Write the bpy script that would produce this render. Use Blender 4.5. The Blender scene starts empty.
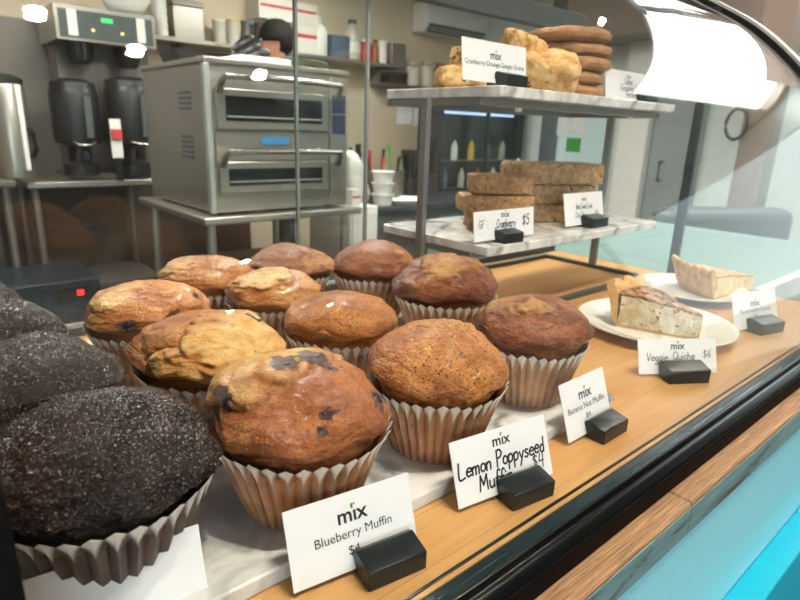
import bpy, bmesh, math, random
from math import pi, sin, cos, radians as R_
from mathutils import Vector, Matrix, noise as NZ
random.seed(7)
S = bpy.context.scene
COL = S.collection

# ------------------------------------------------------------------ camera
H = 0.27
FPX = 578.8
def cam_axes(pitch=R_(16.49), roll=R_(-2.006), yaw=R_(41.26)):
    fw = Vector((sin(yaw)*cos(pitch), cos(yaw)*cos(pitch), -sin(pitch)))
    rt = Vector((cos(yaw), -sin(yaw), 0)); dn = fw.cross(rt)
    return rt*cos(roll)+dn*sin(roll), -rt*sin(roll)+dn*cos(roll), fw
RT, DN, FW = cam_axes()
CAM = Vector((0, 0, H))
def ray(x, y): return RT*((x-400)/FPX)+DN*((y-300)/FPX)+FW
def at(x, y, z=0.0):
    d = ray(x, y); return CAM+d*((z-H)/d.z)
def atY(x, y, Y):
    d = ray(x, y); return CAM+d*(Y/d.y)
def atX(x, y, X):
    d = ray(x, y); return CAM+d*(X/d.x)
cd = bpy.data.cameras.new('camera'); cam = bpy.data.objects.new('camera', cd); COL.objects.link(cam)
m = Matrix((RT, -DN, -FW)).transposed().to_4x4(); m.translation = CAM; cam.matrix_world = m
cd.sensor_fit = 'HORIZONTAL'; cd.sensor_width = 36; cd.lens = 36*FPX/800; cd.clip_start = 0.01
cd.dof.use_dof = True; cd.dof.focus_distance = 0.45; cd.dof.aperture_fstop = 12
S.camera = cam

# ------------------------------------------------------------------ mesh helpers
class MB:
    def __init__(s): s.v = []; s.f = []; s.sm = []
    def add(s, vs, fs, smooth=False):
        o = len(s.v); s.v += [tuple(v) for v in vs]
        for f in fs: s.f.append([i+o for i in f]); s.sm.append(smooth)
        return s
    def box(s, x0, y0, z0, x1, y1, z1, M=None):
        vs = [Vector((x, y, z)) for z in (z0, z1) for y in (y0, y1) for x in (x0, x1)]
        if M: vs = [M @ v for v in vs]
        return s.add(vs, [(0,2,3,1),(4,5,7,6),(0,1,5,4),(2,6,7,3),(0,4,6,2),(1,3,7,5)])
    def lathe(s, prof, n=32, c=(0,0,0), M=None, caps=True, smooth=True):
        vs = []; fs = []
        for r, z in prof:
            for k in range(n):
                a = 2*pi*k/n; p = Vector((c[0]+r*cos(a), c[1]+r*sin(a), c[2]+z)); vs.append(M @ p if M else p)
        for i in range(len(prof)-1):
            for k in range(n):
                a, b = i*n+k, i*n+(k+1) % n
                fs.append((a, b, b+n, a+n))
        s.add(vs, fs, smooth)
        if caps:
            o = len(s.v)-len(vs); L = len(prof)-1
            if prof[0][0] > 1e-5: s.f.append([o+k for k in reversed(range(n))]); s.sm.append(False)
            if prof[-1][0] > 1e-5: s.f.append([o+L*n+k for k in range(n)]); s.sm.append(False)
        return s
    def cyl(s, r, z0, z1, c=(0,0,0), n=24, M=None): return s.lathe([(r, z0), (r, z1)], n, c, M)
    def tube(s, pts, r, n=8, closed=False):
        pts = [Vector(p) for p in pts]; N = len(pts); vs = []; fs = []
        up = Vector((0, 0, 1))
        for i, p in enumerate(pts):
            a = pts[(i-1) % N] if closed or i > 0 else p
            b = pts[(i+1) % N] if closed or i < N-1 else p
            t = (b-a).normalized()
            u = t.cross(up)
            if u.length < .05: u = t.cross(Vector((0, 1, 0)))
            u.normalize(); w = u.cross(t)
            rr = r[i] if isinstance(r, (list, tuple)) else r
            for k in range(n):
                q = 2*pi*k/n; vs.append(p+u*rr*cos(q)+w*rr*sin(q))
        for i in range(N if closed else N-1):
            for k in range(n):
                a, b = i*n+k, i*n+(k+1) % n; c2, d2 = ((i+1) % N)*n+k, ((i+1) % N)*n+(k+1) % n
                fs.append((a, b, d2, c2))
        if not closed: fs += [tuple(reversed(range(n))), tuple((N-1)*n+k for k in range(n))]
        return s.add(vs, fs, True)
    def prism(s, poly, z0, z1, M=None):
        n = len(poly)
        vs = [Vector((x, y, z0)) for x, y in poly]+[Vector((x, y, z1)) for x, y in poly]
        if M: vs = [M @ v for v in vs]
        return s.add(vs, [tuple(reversed(range(n))), tuple(range(n, 2*n))]+[(k, (k+1) % n, n+(k+1) % n, n+k) for k in range(n)])
    def ball(s, c, r, n=14, sq=(1, 1, 1), M=None):
        vs = []; fs = []; rows = n//2+1
        for i in range(rows):
            t = pi*i/(rows-1)
            for k in range(n):
                a = 2*pi*k/n
                p = Vector((r*sq[0]*sin(t)*cos(a), r*sq[1]*sin(t)*sin(a), r*sq[2]*cos(t)))
                if M: p = M @ p
                vs.append(p+Vector(c))
        for i in range(rows-1):
            for k in range(n):
                a, b = i*n+k, i*n+(k+1) % n; fs.append((a, a+n, b+n, b))
        return s.add(vs, fs, True)
    def mesh(s, name):
        me = bpy.data.meshes.new(name); me.from_pydata(s.v, [], s.f); me.update()
        me.polygons.foreach_set('use_smooth', s.sm)
        bm = bmesh.new(); bm.from_mesh(me); bmesh.ops.remove_doubles(bm, verts=bm.verts, dist=1e-6)
        bmesh.ops.recalc_face_normals(bm, faces=bm.faces); bm.to_mesh(me); bm.free()
        me.set_sharp_from_angle(angle=R_(42))
        return me

def link(name, me, mat, parent=None, bevel=0, seg=2):
    o = bpy.data.objects.new(name, me); COL.objects.link(o)
    if mat is not None:
        me.materials.clear(); me.materials.append(mat)
    if parent is not None: o.parent = parent
    if bevel:
        b = o.modifiers.new('bevel', 'BEVEL'); b.width = bevel; b.segments = seg; b.limit_method = 'ANGLE'; b.angle_limit = R_(35)
        b.harden_normals = False
    return o
def part(name, mb, mat, parent=None, bevel=0, seg=2, label=None):
    o = link(name, mb.mesh(name), mat, parent, bevel, seg)
    if label: o['label'] = label
    return o
def tag(o, label, cat, group=None):
    o['label'] = label; o['category'] = cat
    if group: o['group'] = group
    return o
def thing(name, label, cat, loc=(0, 0, 0), rotz=0, group=None):
    o = bpy.data.objects.new(name, None); COL.objects.link(o); o.empty_display_size = .05
    o.location = loc; o.rotation_euler = (0, 0, rotz)
    return tag(o, label, cat, group)
def struct(name, mb, mat, bevel=0):
    o = part(name, mb, mat, None, bevel); o['kind'] = 'structure'; return o

# ------------------------------------------------------------------ materials
class NT:
    def __init__(s, name):
        s.m = bpy.data.materials.new(name); s.m.use_nodes = True; s.t = s.m.node_tree
        for n in list(s.t.nodes): s.t.nodes.remove(n)
        s.out = s.n('ShaderNodeOutputMaterial')
    def n(s, typ, ins=None, **kw):
        nd = s.t.nodes.new(typ)
        for k, v in kw.items(): setattr(nd, k, v)
        for k, v in (ins or {}).items():
            sk = nd.inputs[k]
            if hasattr(v, 'links') or isinstance(v, bpy.types.NodeSocket): s.t.links.new(v, sk)
            else: sk.default_value = v
        return nd
    def coord(s, scale=(1, 1, 1), rot=(0, 0, 0)):
        tc = s.n('ShaderNodeTexCoord')
        return s.n('ShaderNodeMapping', {'Vector': tc.outputs['Object'], 'Scale': scale, 'Rotation': rot}).outputs[0]
    def noise(s, v, scale, detail=4, rough=.55, dist=0):
        return s.n('ShaderNodeTexNoise', {'Vector': v, 'Scale': scale, 'Detail': detail, 'Roughness': rough, 'Distortion': dist}).outputs[0]
    def ramp(s, fac, stops):
        r = s.n('ShaderNodeValToRGB', {'Fac': fac}); e = r.color_ramp.elements
        while len(e) < len(stops): e.new(.5)
        for el, (p, c) in zip(e, stops):
            el.position = p; el.color = (*c, 1) if len(c) == 3 else c
        return r.outputs[0]
    def mix(s, fac, a, b):
        nd = s.n('ShaderNodeMix', data_type='RGBA')
        for i, v in ((0, fac), (6, a), (7, b)):
            if isinstance(v, bpy.types.NodeSocket): s.t.links.new(v, nd.inputs[i])
            else: nd.inputs[i].default_value = v if i == 0 else (*v[:3], 1)
        return nd.outputs[2]
    def math(s, op, a, b=0.0, clamp=False):
        nd = s.n('ShaderNodeMath', operation=op, use_clamp=clamp)
        for i, v in ((0, a), (1, b)):
            if isinstance(v, bpy.types.NodeSocket): s.t.links.new(v, nd.inputs[i])
            else: nd.inputs[i].default_value = v
        return nd.outputs[0]
    def attr(s, name): return s.n('ShaderNodeAttribute', attribute_name=name).outputs['Fac']
    def bump(s, h, strength=.3, dist=.001):
        return s.n('ShaderNodeBump', {'Height': h, 'Strength': strength, 'Distance': dist}).outputs[0]
    def bsdf(s, color, rough=.5, metal=0, spec=.5, normal=None, **kw):
        ins = {'Base Color': color if isinstance(color, bpy.types.NodeSocket) else (*color[:3], 1), 'Roughness': rough, 'Metallic': metal, 'Specular IOR Level': spec}
        if normal is not None: ins['Normal'] = normal
        ins.update(kw)
        b = s.n('ShaderNodeBsdfPrincipled', ins)
        s.t.links.new(b.outputs[0], s.out.inputs[0]); return s.m
def lin(r, g, b):
    f = lambda c: c/12.92 if c <= .04045 else ((c+.055)/1.055)**2.4
    return (f(r/255), f(g/255), f(b/255))
def plain(name, rgb, rough=.5, metal=0, spec=.5, var=.06, scale=30, **kw):
    t = NT(name); c = lin(*rgb); v = t.coord()
    n = t.noise(v, scale, 3)
    col = t.mix(n, tuple(x*(1-var*2) for x in c), tuple(min(1, x*(1+var*2)) for x in c))
    return t.bsdf(col, rough, metal, spec, **kw)
def emit(name, rgb, strength):
    t = NT(name); e = t.n('ShaderNodeEmission', {'Color': (*rgb, 1), 'Strength': strength})
    t.t.links.new(e.outputs[0], t.out.inputs[0]); return t.m
def glass(name, tint=(.97, .985, .98), f0=.036, rough=0.0):
    t = NT(name)
    lw = t.n('ShaderNodeLayerWeight', {'Blend': .5}).outputs['Facing']
    p = t.math('POWER', lw, 5.0); fac = t.math('ADD', t.math('MULTIPLY', p, 1-f0), f0, True)
    tr = t.n('ShaderNodeBsdfTransparent', {'Color': (*tint, 1)}); gl = t.n('ShaderNodeBsdfGlossy', {'Color': (1, 1, 1, 1), 'Roughness': rough})
    mx = t.n('ShaderNodeMixShader', {0: fac, 1: tr.outputs[0], 2: gl.outputs[0]})
    t.t.links.new(mx.outputs[0], t.out.inputs[0]); return t.m

M = {}
M['glass'] = glass('case_glass')
M['door_glass'] = glass('door_glass', (.93, .95, .94), .03)
def marble(name):
    t = NT(name); v = t.coord((1, 1, 1), (0, 0, .7))
    n1 = t.noise(v, 7, 6, .6, 1.2); n2 = t.noise(v, 18, 6, .6, .8); n3 = t.noise(v, 3, 3)
    w = t.n('ShaderNodeTexWave', {'Vector': v, 'Scale': 5.0, 'Distortion': 9.0, 'Detail': 4.0, 'Detail Scale': 2.2}).outputs['Fac']
    vein = t.ramp(w, [(0, (1, 1, 1)), (.08, (.5, .5, .5)), (.26, (0, 0, 0))])
    vein = t.math('MULTIPLY', vein, t.ramp(n1, [(.36, (0, 0, 0)), (.55, (1, 1, 1))]))
    cloud = t.ramp(n2, [(.38, lin(236, 235, 234)), (.62, lin(190, 190, 192))])
    col = t.mix(t.math('MULTIPLY', vein, .85), cloud, lin(104, 103, 106))
    return t.bsdf(col, .22, 0, .5)
M['marble'] = marble('marble')
def wood(name, a, b, c, grain=(3, 60, 60), rough=.4, dark=.5, planks=None, axis=None):
    t = NT(name); v = t.coord(grain)
    n1 = t.noise(v, 1.0, 5, .6, .6); n2 = t.noise(t.coord((grain[0]*4, grain[1]*5, grain[2]*5)), 1.0, 3, .6)
    n3 = t.noise(t.coord((2, 6, 6)), 1.2, 2)
    col = t.ramp(n1, [(.3, lin(*a)), (.55, lin(*b)), (.75, lin(*c))])
    col = t.mix(t.math('MULTIPLY', t.ramp(n2, [(.42, (1, 1, 1)), (.55, (0, 0, 0))]), dark*.5), col, tuple(x*.45 for x in lin(*a)))
    col = t.mix(t.math('MULTIPLY', n3, .35), col, lin(*c))
    if planks:
        pos = t.n('ShaderNodeSeparateXYZ', {0: t.n('ShaderNodeTexCoord').outputs['Object']}).outputs[1]
        fr = t.math('FRACT', t.math('DIVIDE', pos, planks)); ln = t.math('LESS_THAN', fr, .012)
        rnd = t.n('ShaderNodeTexWhiteNoise', {'W': t.math('FLOOR', t.math('DIVIDE', pos, planks))}, noise_dimensions='1D').outputs[0]
        col = t.mix(t.math('MULTIPLY', rnd, .35), col, lin(*a)); col = t.mix(t.math('MULTIPLY', ln, .5), col, lin(110, 70, 35))
    return t.bsdf(col, rough, 0, .4, t.bump(n2, .12, .0005))
M['maple'] = wood('maple', (198, 142, 80), (214, 164, 104), (226, 184, 126), (4, 45, 45), .32, .25, .043)
M['oak'] = wood('oak', (100, 72, 48), (160, 120, 84), (200, 164, 124), (7, 190, 190), .55, 1.6)
def weathered():
    t = NT('weathered_teal'); v = t.coord((9, 60, 60))
    n = t.noise(v, 1.0, 5, .65, .5)
    col = t.ramp(n, [(.36, lin(84, 76, 64)), (.44, lin(98, 130, 132)), (.7, lin(122, 158, 160))])
    return t.bsdf(col, .6, 0, .3, t.bump(n, .2, .001))
M['weathered'] = weathered()
M['turq'] = plain('pale_turquoise_paint', (150, 222, 236), .35, var=.01)
M['cyan'] = plain('cyan_paint', (0, 178, 212), .35, var=.03)
M['black_metal'] = plain('black_metal', (8, 7, 6), .6, 0, .06)
M['black_gloss'] = plain('black_gloss', (10, 13, 15), .28, 0, .5, var=.0)
M['teal_sheen'] = plain('teal_sheen_band', (16, 44, 52), .25, 0, .5, var=0)  # teal reflection on the black rail, put in as base colour
M['grey_metal'] = plain('grey_metal', (128, 130, 130), .42, .3)
M['dark_grey'] = plain('dark_grey', (70, 78, 80), .5)
M['alu'] = plain('aluminium', (190, 192, 190), .35, .6)
M['edge_grey'] = plain('door_edge_grey', (138, 146, 146), .4)
M['chrome'] = plain('chrome', (210, 205, 198), .18, 1.0)
M['paper'] = plain('card_paper', (238, 238, 242), .55, var=.01)
M['ink'] = plain('ink', (28, 26, 28), .5)
M['green'] = plain('leaf_green', (50, 150, 60), .5)
M['orange'] = plain('dot_orange', (220, 90, 40), .5)
M['holder'] = plain('black_acrylic', (16, 26, 30), .3, 0, .4)
M['porcelain'] = plain('porcelain', (242, 241, 238), .12, 0, .5, var=.01)
def steel(name, rgb, rough=.3, metal=.85):
    t = NT(name); v = t.coord((1.5, 40, 90)); n = t.noise(v, 2.0, 3); c = lin(*rgb)
    col = t.mix(n, tuple(x*.85 for x in c), tuple(min(1, x*1.1) for x in c))
    return t.bsdf(col, rough, metal, .5, t.bump(n, .05, .001))
M['steel'] = steel('stainless_steel', (176, 170, 162), .34)
M['steel_dark'] = steel('dull_steel', (118, 112, 106), .42, .6)
M['black'] = plain('black_plastic', (24, 25, 27), .4)
M['dark_glass'] = plain('dark_oven_glass', (30, 34, 36), .08, 0, .6)
M['screen'] = emit('screen_light', lin(84, 98, 124), .5)
M['led_red'] = emit('red_led', (1, .02, .02), 3)
M['led_green'] = emit('green_display', (.1, .9, .25), 1.2)
M['led_amber'] = emit('amber_light', (1, .5, .12), 2.5)
M['blue_badge'] = plain('blue_badge', (58, 122, 172), .35)
M['white'] = plain('white_plastic', (226, 224, 218), .4, var=.02)
M['cardboard'] = plain('white_carton', (224, 216, 206), .7, var=.03)
M['red'] = plain('red_print', (190, 60, 62), .6)
M['wall_beige'] = plain('beige_wall', (208, 190, 166), .8, var=.03, scale=3)
M['wall_pale'] = plain('pale_green_wall', (206, 214, 206), .8, var=.02, scale=3)
M['ceil'] = plain('ceiling_paint', (168, 156, 142), .85, var=.02, scale=3)
M['floor'] = plain('dark_floor', (44, 38, 33), .5, var=.15, scale=6)
M['pillar'] = plain('taupe_paint', (124, 106, 94), .7, var=.03, scale=3)
M['front_wall'] = plain('brown_front_wall', (16, 14, 13), .7, var=.06, scale=3)
M['crate'] = wood('crate_wood', (84, 58, 38), (112, 80, 52), (134, 98, 66), (3, 30, 30), .6, .4)
M['blue_tub'] = plain('blue_plastic', (88, 104, 124), .4)
M['clear_plastic'] = plain('cloudy_plastic', (190, 184, 170), .3)
M['skin'] = plain('skin', (196, 138, 108), .55, var=.03)
M['hair'] = plain('black_hair', (18, 15, 14), .75, 0, .2)
M['shirt'] = plain('grey_shirt', (88, 90, 96), .8)
M['trousers'] = plain('dark_trousers', (36, 38, 44), .8)
M['olive'] = plain('olive_cloth', (66, 70, 48), .85)
M['yellow'] = plain('yellow', (214, 176, 40), .5)
M['fridge_light'] = emit('fridge_light', lin(180, 205, 255), 1.6)
M['navy'] = plain('navy_black', (30, 38, 48), .3)
M['sea'] = plain('sea_green_top', (112, 140, 138), .4, var=.02)

# ------------------------------------------------------------------ baked-goods materials
def crumb(name, dark, mid, light, pale, seeds=False, berry=(38, 26, 44), rough=.36, spots=None):
    t = NT(name); v = t.coord()
    n1 = t.noise(v, 28, 4, .6); n2 = t.noise(v, 170, 5, .7); n3 = t.noise(v, 560, 4, .7)
    col = t.ramp(n1, [(.3, lin(*dark)), (.5, lin(*mid)), (.72, lin(*light))])
    col = t.mix(t.ramp(n2, [(.36, (.55, .55, .55)), (.54, (0, 0, 0))]), col, lin(*dark))
    col = t.mix(t.ramp(n3, [(.36, (.6, .6, .6)), (.50, (0, 0, 0))]), col, tuple(x*.6 for x in lin(*dark)))
    rim = t.attr('rim'); col = t.mix(t.math('MULTIPLY', rim, .55), col, lin(*dark))
    pl = t.ramp(t.math('ADD', t.attr('pale'), t.math('ADD', t.math('MULTIPLY', t.math('SUBTRACT', n2, .5), .35), t.math('MULTIPLY', t.math('SUBTRACT', n1, .5), .9))), [(.1, (0, 0, 0)), (1.0, (1, 1, 1))])
    pcol = t.ramp(t.noise(v, 75, 4, .6), [(.34, lin(*light)), (.62, lin(*pale))])
    col = t.mix(t.math('MULTIPLY', pl, .85), col, pcol)
    bm_ = t.ramp(t.math('ADD', t.attr('berry'), t.math('MULTIPLY', t.math('SUBTRACT', n2, .5), .8)), [(.4, (0, 0, 0)), (.62, (1, 1, 1))])
    col = t.mix(t.math('MULTIPLY', bm_, .85), col, lin(*berry))
    if spots:
        w = t.ramp(t.noise(v, 60, 4, .6), [(.6, (0, 0, 0)), (.68, (1, 1, 1))]); col = t.mix(w, col, lin(*spots))
    if seeds:
        vo = t.n('ShaderNodeTexVoronoi', {'Vector': v, 'Scale': 310.0, 'Randomness': 1.0})
        sd = t.math('MULTIPLY', t.math('LESS_THAN', vo.outputs['Distance'], .25), t.math('GREATER_THAN', t.n('ShaderNodeSeparateColor', {0: vo.outputs['Color']}).outputs[0], .5))
        col = t.mix(sd, col, lin(34, 32, 38))
    h = t.math('ADD', t.math('MULTIPLY', n2, .55), t.math('MULTIPLY', n3, .45))
    return t.bsdf(col, rough, 0, .55, t.bump(h, 1.0, .0045), **{'Coat Weight': .25, 'Coat Roughness': .25})
M['blueberry'] = crumb('blueberry_crumb', (138, 68, 30), (188, 110, 54), (216, 148, 80), (246, 208, 128))
M['bluegold'] = crumb('pale_blueberry_crumb', (168, 88, 34), (220, 142, 64), (240, 178, 96), (250, 216, 140))
M['poppy'] = crumb('poppy_crumb', (156, 82, 30), (212, 136, 62), (232, 166, 90), (242, 218, 156), seeds=True)
M['poppygold'] = crumb('pale_poppy_crumb', (164, 92, 36), (210, 140, 68), (228, 170, 96), (242, 216, 152), seeds=True)
M['nut'] = crumb('nut_crumb', (92, 42, 18), (164, 88, 42), (202, 132, 70), (222, 178, 108), rough=.38)
M['brown'] = crumb('brown_crumb', (116, 60, 30), (164, 96, 52), (190, 120, 70), (208, 156, 96), rough=.5)
def choc():
    t = NT('chocolate_crumb'); v = t.coord()
    n1 = t.noise(v, 40, 4, .6); n2 = t.noise(v, 300, 3, .6); n3 = t.noise(v, 650, 2, .6)
    col = t.ramp(n1, [(.3, lin(17, 8, 5)), (.7, lin(46, 22, 14))])
    sugar_glint = t.ramp(t.noise(v, 620, 2, .5), [(.61, (0, 0, 0)), (.68, (1, 1, 1))])  # sugar grains, with their glints put into the colour as pale specks
    col = t.mix(t.math('MULTIPLY', sugar_glint, .3), col, lin(170, 150, 144))
    h = t.math('ADD', n2, t.math('MULTIPLY', n3, .45))
    return t.bsdf(col, .16, 0, .75, t.bump(h, 1.0, .003))
M['choc'] = choc()
def liner(name, tan, white, stain, low=.18):
    t = NT(name); v = t.coord()
    n = t.noise(v, 45, 4, .6); n2 = t.noise(v, 12, 3)
    c = t.mix(t.ramp(n, [(.36, (0, 0, 0)), (.62, (1, 1, 1))]), lin(*tan), lin(*stain))
    c = t.mix(t.math('MULTIPLY', t.attr('ridge'), low), c, lin(*white))
    top = t.math('ADD', t.math('ADD', t.attr('hh'), t.math('MULTIPLY', t.attr('ridge'), .26)), t.math('MULTIPLY', t.math('SUBTRACT', n2, .5), .12))
    top = t.ramp(t.math('MULTIPLY', top, .5), [(.49, (0, 0, 0)), (.54, (1, 1, 1))])
    c = t.mix(t.math('MULTIPLY', top, .92), c, lin(*white))
    return t.bsdf(c, .38, 0, .4)
M['liner'] = liner('greased_paper', (120, 64, 26), (236, 226, 214), (172, 112, 58))
M['liner_pale'] = liner('pale_greased_paper', (132, 82, 44), (238, 232, 224), (184, 136, 88), .2)
M['liner_choc'] = liner('chocolate_paper', (42, 25, 17), (234, 230, 224), (72, 48, 36), .05)
M['berry'] = plain('blueberry_skin', (36, 24, 40), .3, var=.3, scale=200)

VR = Vector((.758, -.652, 0)); VA = Vector((.652, .758, 0)); VU = Vector((0, 0, 1))
def vdir(r, a, u): return (VR*r+VA*a+VU*u).normalized()
def sstep(a, b, x):
    x = max(0, min(1, (x-a)/(b-a))); return x*x*(3-2*x)

def muffin(name, label, group, X, Y, R, crust, paper='liner', seed=0, T=.101, hc=.060, cracks=(), berries=(), lump=1.0, rough=1.0, nphi=130, na=64, z0=.012, lean=(0, 0), flutes=36, cre=.03, cup=.87, dz=0):
    root = thing(name, label, 'muffin', (X, Y, z0), 0, group)
    o1 = Vector((seed*3.1, seed*1.7, seed*.9))
    cr = [(vdir(*c[0]), c[1], c[2]) for c in cracks]
    bd = [(vdir(*b[0]), b[1]) for b in berries]
    rt, rb = R*cup, R*cup*.72
    zl = hc+.010; hd = T-zl
    def disp(n):
        d = NZ.noise(n*1.25+o1)*.11*lump + NZ.noise(n*2.8+o1*2)*.055*lump + NZ.noise(n*6.5+o1)*.022*lump
        pale = 0.0; crk = 0.0
        for c, thr, bul in cr:
            mv = n.dot(c)+.2*NZ.noise(n*2.6+o1*3)+.09*NZ.noise(n*8+o1)-thr
            p = sstep(-.02, .16, mv); pale = max(pale, sstep(-.10, .32, mv))
            cz_ = math.exp(-((mv-.0)/.05)**2)*(.5+.5*NZ.noise(n*3+o1*4)); crk = max(crk, cz_)
            d += bul*p-cre*math.exp(-((mv-.01)/.035)**2)*(.5+.5*NZ.noise(n*2.2+o1*5))+p*.02*NZ.noise(n*5+o1)
        bry = 0.0
        for b, rr in bd:
            dd = (n-b).length
            bry = max(bry, 1-sstep(rr*.7, rr*2.0, dd+.12*NZ.noise(n*12)))
            d -= .05*math.exp(-(dd/(rr*1.2))**2)
        lowz = 1-.5*n.z
        d += rough*lowz*(.013*NZ.noise(n*15+o1)+.011*NZ.noise(n*33+o1)+.010*NZ.noise(n*66)+.3*abs(rough-1)*.012*(.5-abs(NZ.noise(n*24+o1))))
        return d, pale, bry, crk
    def pos(phi, a):
        sa = sin(a); ca = max(0, cos(a))**(.95 if a > 0 else 1.0)
        n = Vector((cos(a)*cos(phi), cos(a)*sin(phi), max(sa, -.3)))
        d, p, b, ck = disp(n)
        k = 1+d; up = .72*max(0, sa)+.28*(1-max(0, cos(a))**1.8) if a > 0 else 0
        ez = NZ.noise(Vector((cos(phi)*2.2, sin(phi)*2.2, seed)))*.007*(1-up)
        x = R*ca*k*cos(phi)+lean[0]*up; y = R*ca*k*sin(phi)+lean[1]*up
        return Vector((x, y, zl+ez+(hd*up*(1+d*1.1) if a > 0 else .0145*sa))), p, b, ck
    vs = []; pal = []; ber = []; rim = []
    def ring(f):
        for k in range(nphi):
            v, p, b, r = f(2*pi*k/nphi); vs.append(v); pal.append(p); ber.append(b); rim.append(r)
    rings = 0
    for r, z in ((rb*.5, .002), (rb-.002, .002), ((rb+rt)/2-.003, hc*.5), (rt-.004, hc-.008)):
        ring(lambda ph: (Vector((r*cos(ph), r*sin(ph), z)), .2, 0, .3)); rings += 1
    for i in range(na+12):
        a = -.95+(i/12)*.95 if i < 12 else ((i-12)/na)*pi/2
        def fdome(ph):
            v, p, b, ck = pos(ph, a)
            if a < 0:
                f = (a/-.95)**2; m_ = v.xy.length; q = m_*(1-f)+(rt-.001)*f; v.x *= q/m_; v.y *= q/m_
            return v, p, b, max(max(0, 1-abs(a)/.5)*.4, ck*.9)
        ring(fdome); rings += 1
    top, p, b, _ = pos(0, pi/2); vs.append(top); pal.append(p); ber.append(b); rim.append(0)
    fs = []
    for i in range(rings-1):
        for k in range(nphi):
            q, w = i*nphi+k, i*nphi+(k+1) % nphi; fs.append((q, w, w+nphi, q+nphi))
    fs.append(tuple(reversed(range(nphi))))
    L = (rings-1)*nphi
    fs += [(L+k, L+(k+1) % nphi, len(vs)-1) for k in range(nphi)]
    me = bpy.data.meshes.new('cake'); me.from_pydata(vs, [], fs); me.update()
    me.polygons.foreach_set('use_smooth', [True]*len(fs))
    for nm, dat in (('pale', pal), ('berry', ber), ('rim', rim)):
        at_ = me.attributes.new(nm, 'FLOAT', 'POINT'); at_.data.foreach_set('value', dat)
    link('cake', me, M[crust], root)
    for b, rr in bd:
        ph = math.atan2(b.y, b.x); v = pos(ph, math.asin(max(0, b.z)))[0]
        mb = MB(); mb.ball((0, 0, 0), rr*R*.95, 14, (1, .9, .8))
        for i, q in enumerate(mb.v):
            q = Vector(q); mb.v[i] = tuple(q*(1+.22*NZ.noise(q*160+o1)))
        o = part('blueberry', mb, M['berry'], root); o.location = v-b*rr*R*.62
    # fluted paper cup
    n = flutes*4; lv = []; lf = []; rg = []; hh = []
    zs = [0, .12, .35, .6, .8, .93, 1.0]
    for j, h in enumerate(zs):
        for k in range(n):
            w = (1, .5, 0, .5)[k % 4]; ph = 2*pi*k/n
            wob = NZ.noise(Vector((cos(ph)*2.5, sin(ph)*2.5, seed+5)))
            r = (rb+(rt+.003-rb)*h)+(w-.35)*(.0012+.0026*h)+(.0030*(h-.8)/.2 if h > .8 else 0)+wob*.0012*h
            z = h*(hc-.0005)+(wob*.003+(w-.5)*.005 if h > .9 else 0)
            lv.append((r*cos(ph), r*sin(ph), z)); rg.append(float(w)); hh.append(h)
    for j in range(len(zs)-1):
        for k in range(n):
            q, w = j*n+k, j*n+(k+1) % n; lf.append((q, w, w+n, q+n))
    lf.append(tuple(reversed(range(n))))
    me = bpy.data.meshes.new('paper_liner'); me.from_pydata(lv, [], lf); me.update()
    for nm, dat in (('ridge', rg), ('hh', hh)):
        at_ = me.attributes.new(nm, 'FLOAT', 'POINT'); at_.data.foreach_set('value', dat)
    o = link('paper_liner', me, M[paper], root)
    s = o.modifiers.new('thick', 'SOLIDIFY'); s.thickness = .0004; s.offset = 1
    return root

GB, GP, GN, GC = 'blueberry muffins on the marble slab', 'lemon poppyseed muffins on the marble slab', 'banana nut muffins on the marble slab', 'chocolate muffins on the marble slab'
HI = dict(nphi=200, na=100)
muffin('blueberry_muffin', 'large blueberry muffin behind the printed Blueberry Muffin card', GB, .190, .317, .0605, 'blueberry', seed=1.3, cup=.92, cracks=[((-.62, .45, .6), .45, .13)],
       berries=[((-.60, -.42, .55), .10), ((-.12, -.05, .95), .10), ((.12, .12, .95), .13), ((.90, -.1, .38), .13), ((.38, -.66, .6), .055), ((-.85, -.48, .25), .09), ((.3, .05, .9), .09), ((.34,-.8,.42),.04)], lump=.9, T=.103, **HI)
muffin('poppy_seed_muffin', 'poppyseed muffin behind the handwritten Lemon Poppyseed card', GP, .319, .313, .058, 'poppy', seed=4.2, cracks=[((.10, .05, .98), .95, .05), ((.2, .35, .9), .93, .05)], lump=.75, T=.106, **HI)
muffin('banana_nut_muffin', 'dark banana nut muffin behind the Banana Nut card', GN, .462, .326, .057, 'nut', 'liner_pale', seed=6.1, cracks=[((-.45, .0, .88), .86, .05), ((-.1, -.35, .9), .93, .04)], lump=1.0, rough=1.5, T=.104, **HI)
muffin('blueberry_muffin', 'split golden muffin with a rolled brown flap, behind the front blueberry one', GB, .184, .456, .0615, 'bluegold', seed=8.7, cre=.07, cracks=[((.62, -.35, .6), .62, .07), ((.0, -.9, .12), .8, .08)],
       berries=[((.5, .2, .8), .07), ((.7, -.5, .3), .06)], lump=1.2, T=.102, **HI)
muffin('blueberry_muffin', 'golden blueberry muffin at the left back, beside the chocolate row', GB, .177, .593, .0605, 'bluegold', 'liner', seed=11.4, cracks=[((-.35, -.35, .8), .8, .03)],
       berries=[((-.35, .3, .9), .08), ((.1, -.85, .12), .13), ((.75, .1, .55), .1), ((-.55, .1, .85), .06), ((.6, -.5, .3), .09)], lump=1.0, T=.101)
muffin('poppy_seed_muffin', 'smooth poppyseed muffin in the middle of the group', GP, .325, .460, .058, 'poppy', 'liner_pale', seed=13.9, cracks=[], lump=.8, T=.096)
muffin('poppy_seed_muffin', 'golden poppyseed muffin at the back left corner of the slab', GP, .281, .690, .058, 'poppygold', 'liner_pale', seed=15.2, cracks=[((-.6, -.2, .75), .8, .05)], lump=1.1, T=.097)
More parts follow.
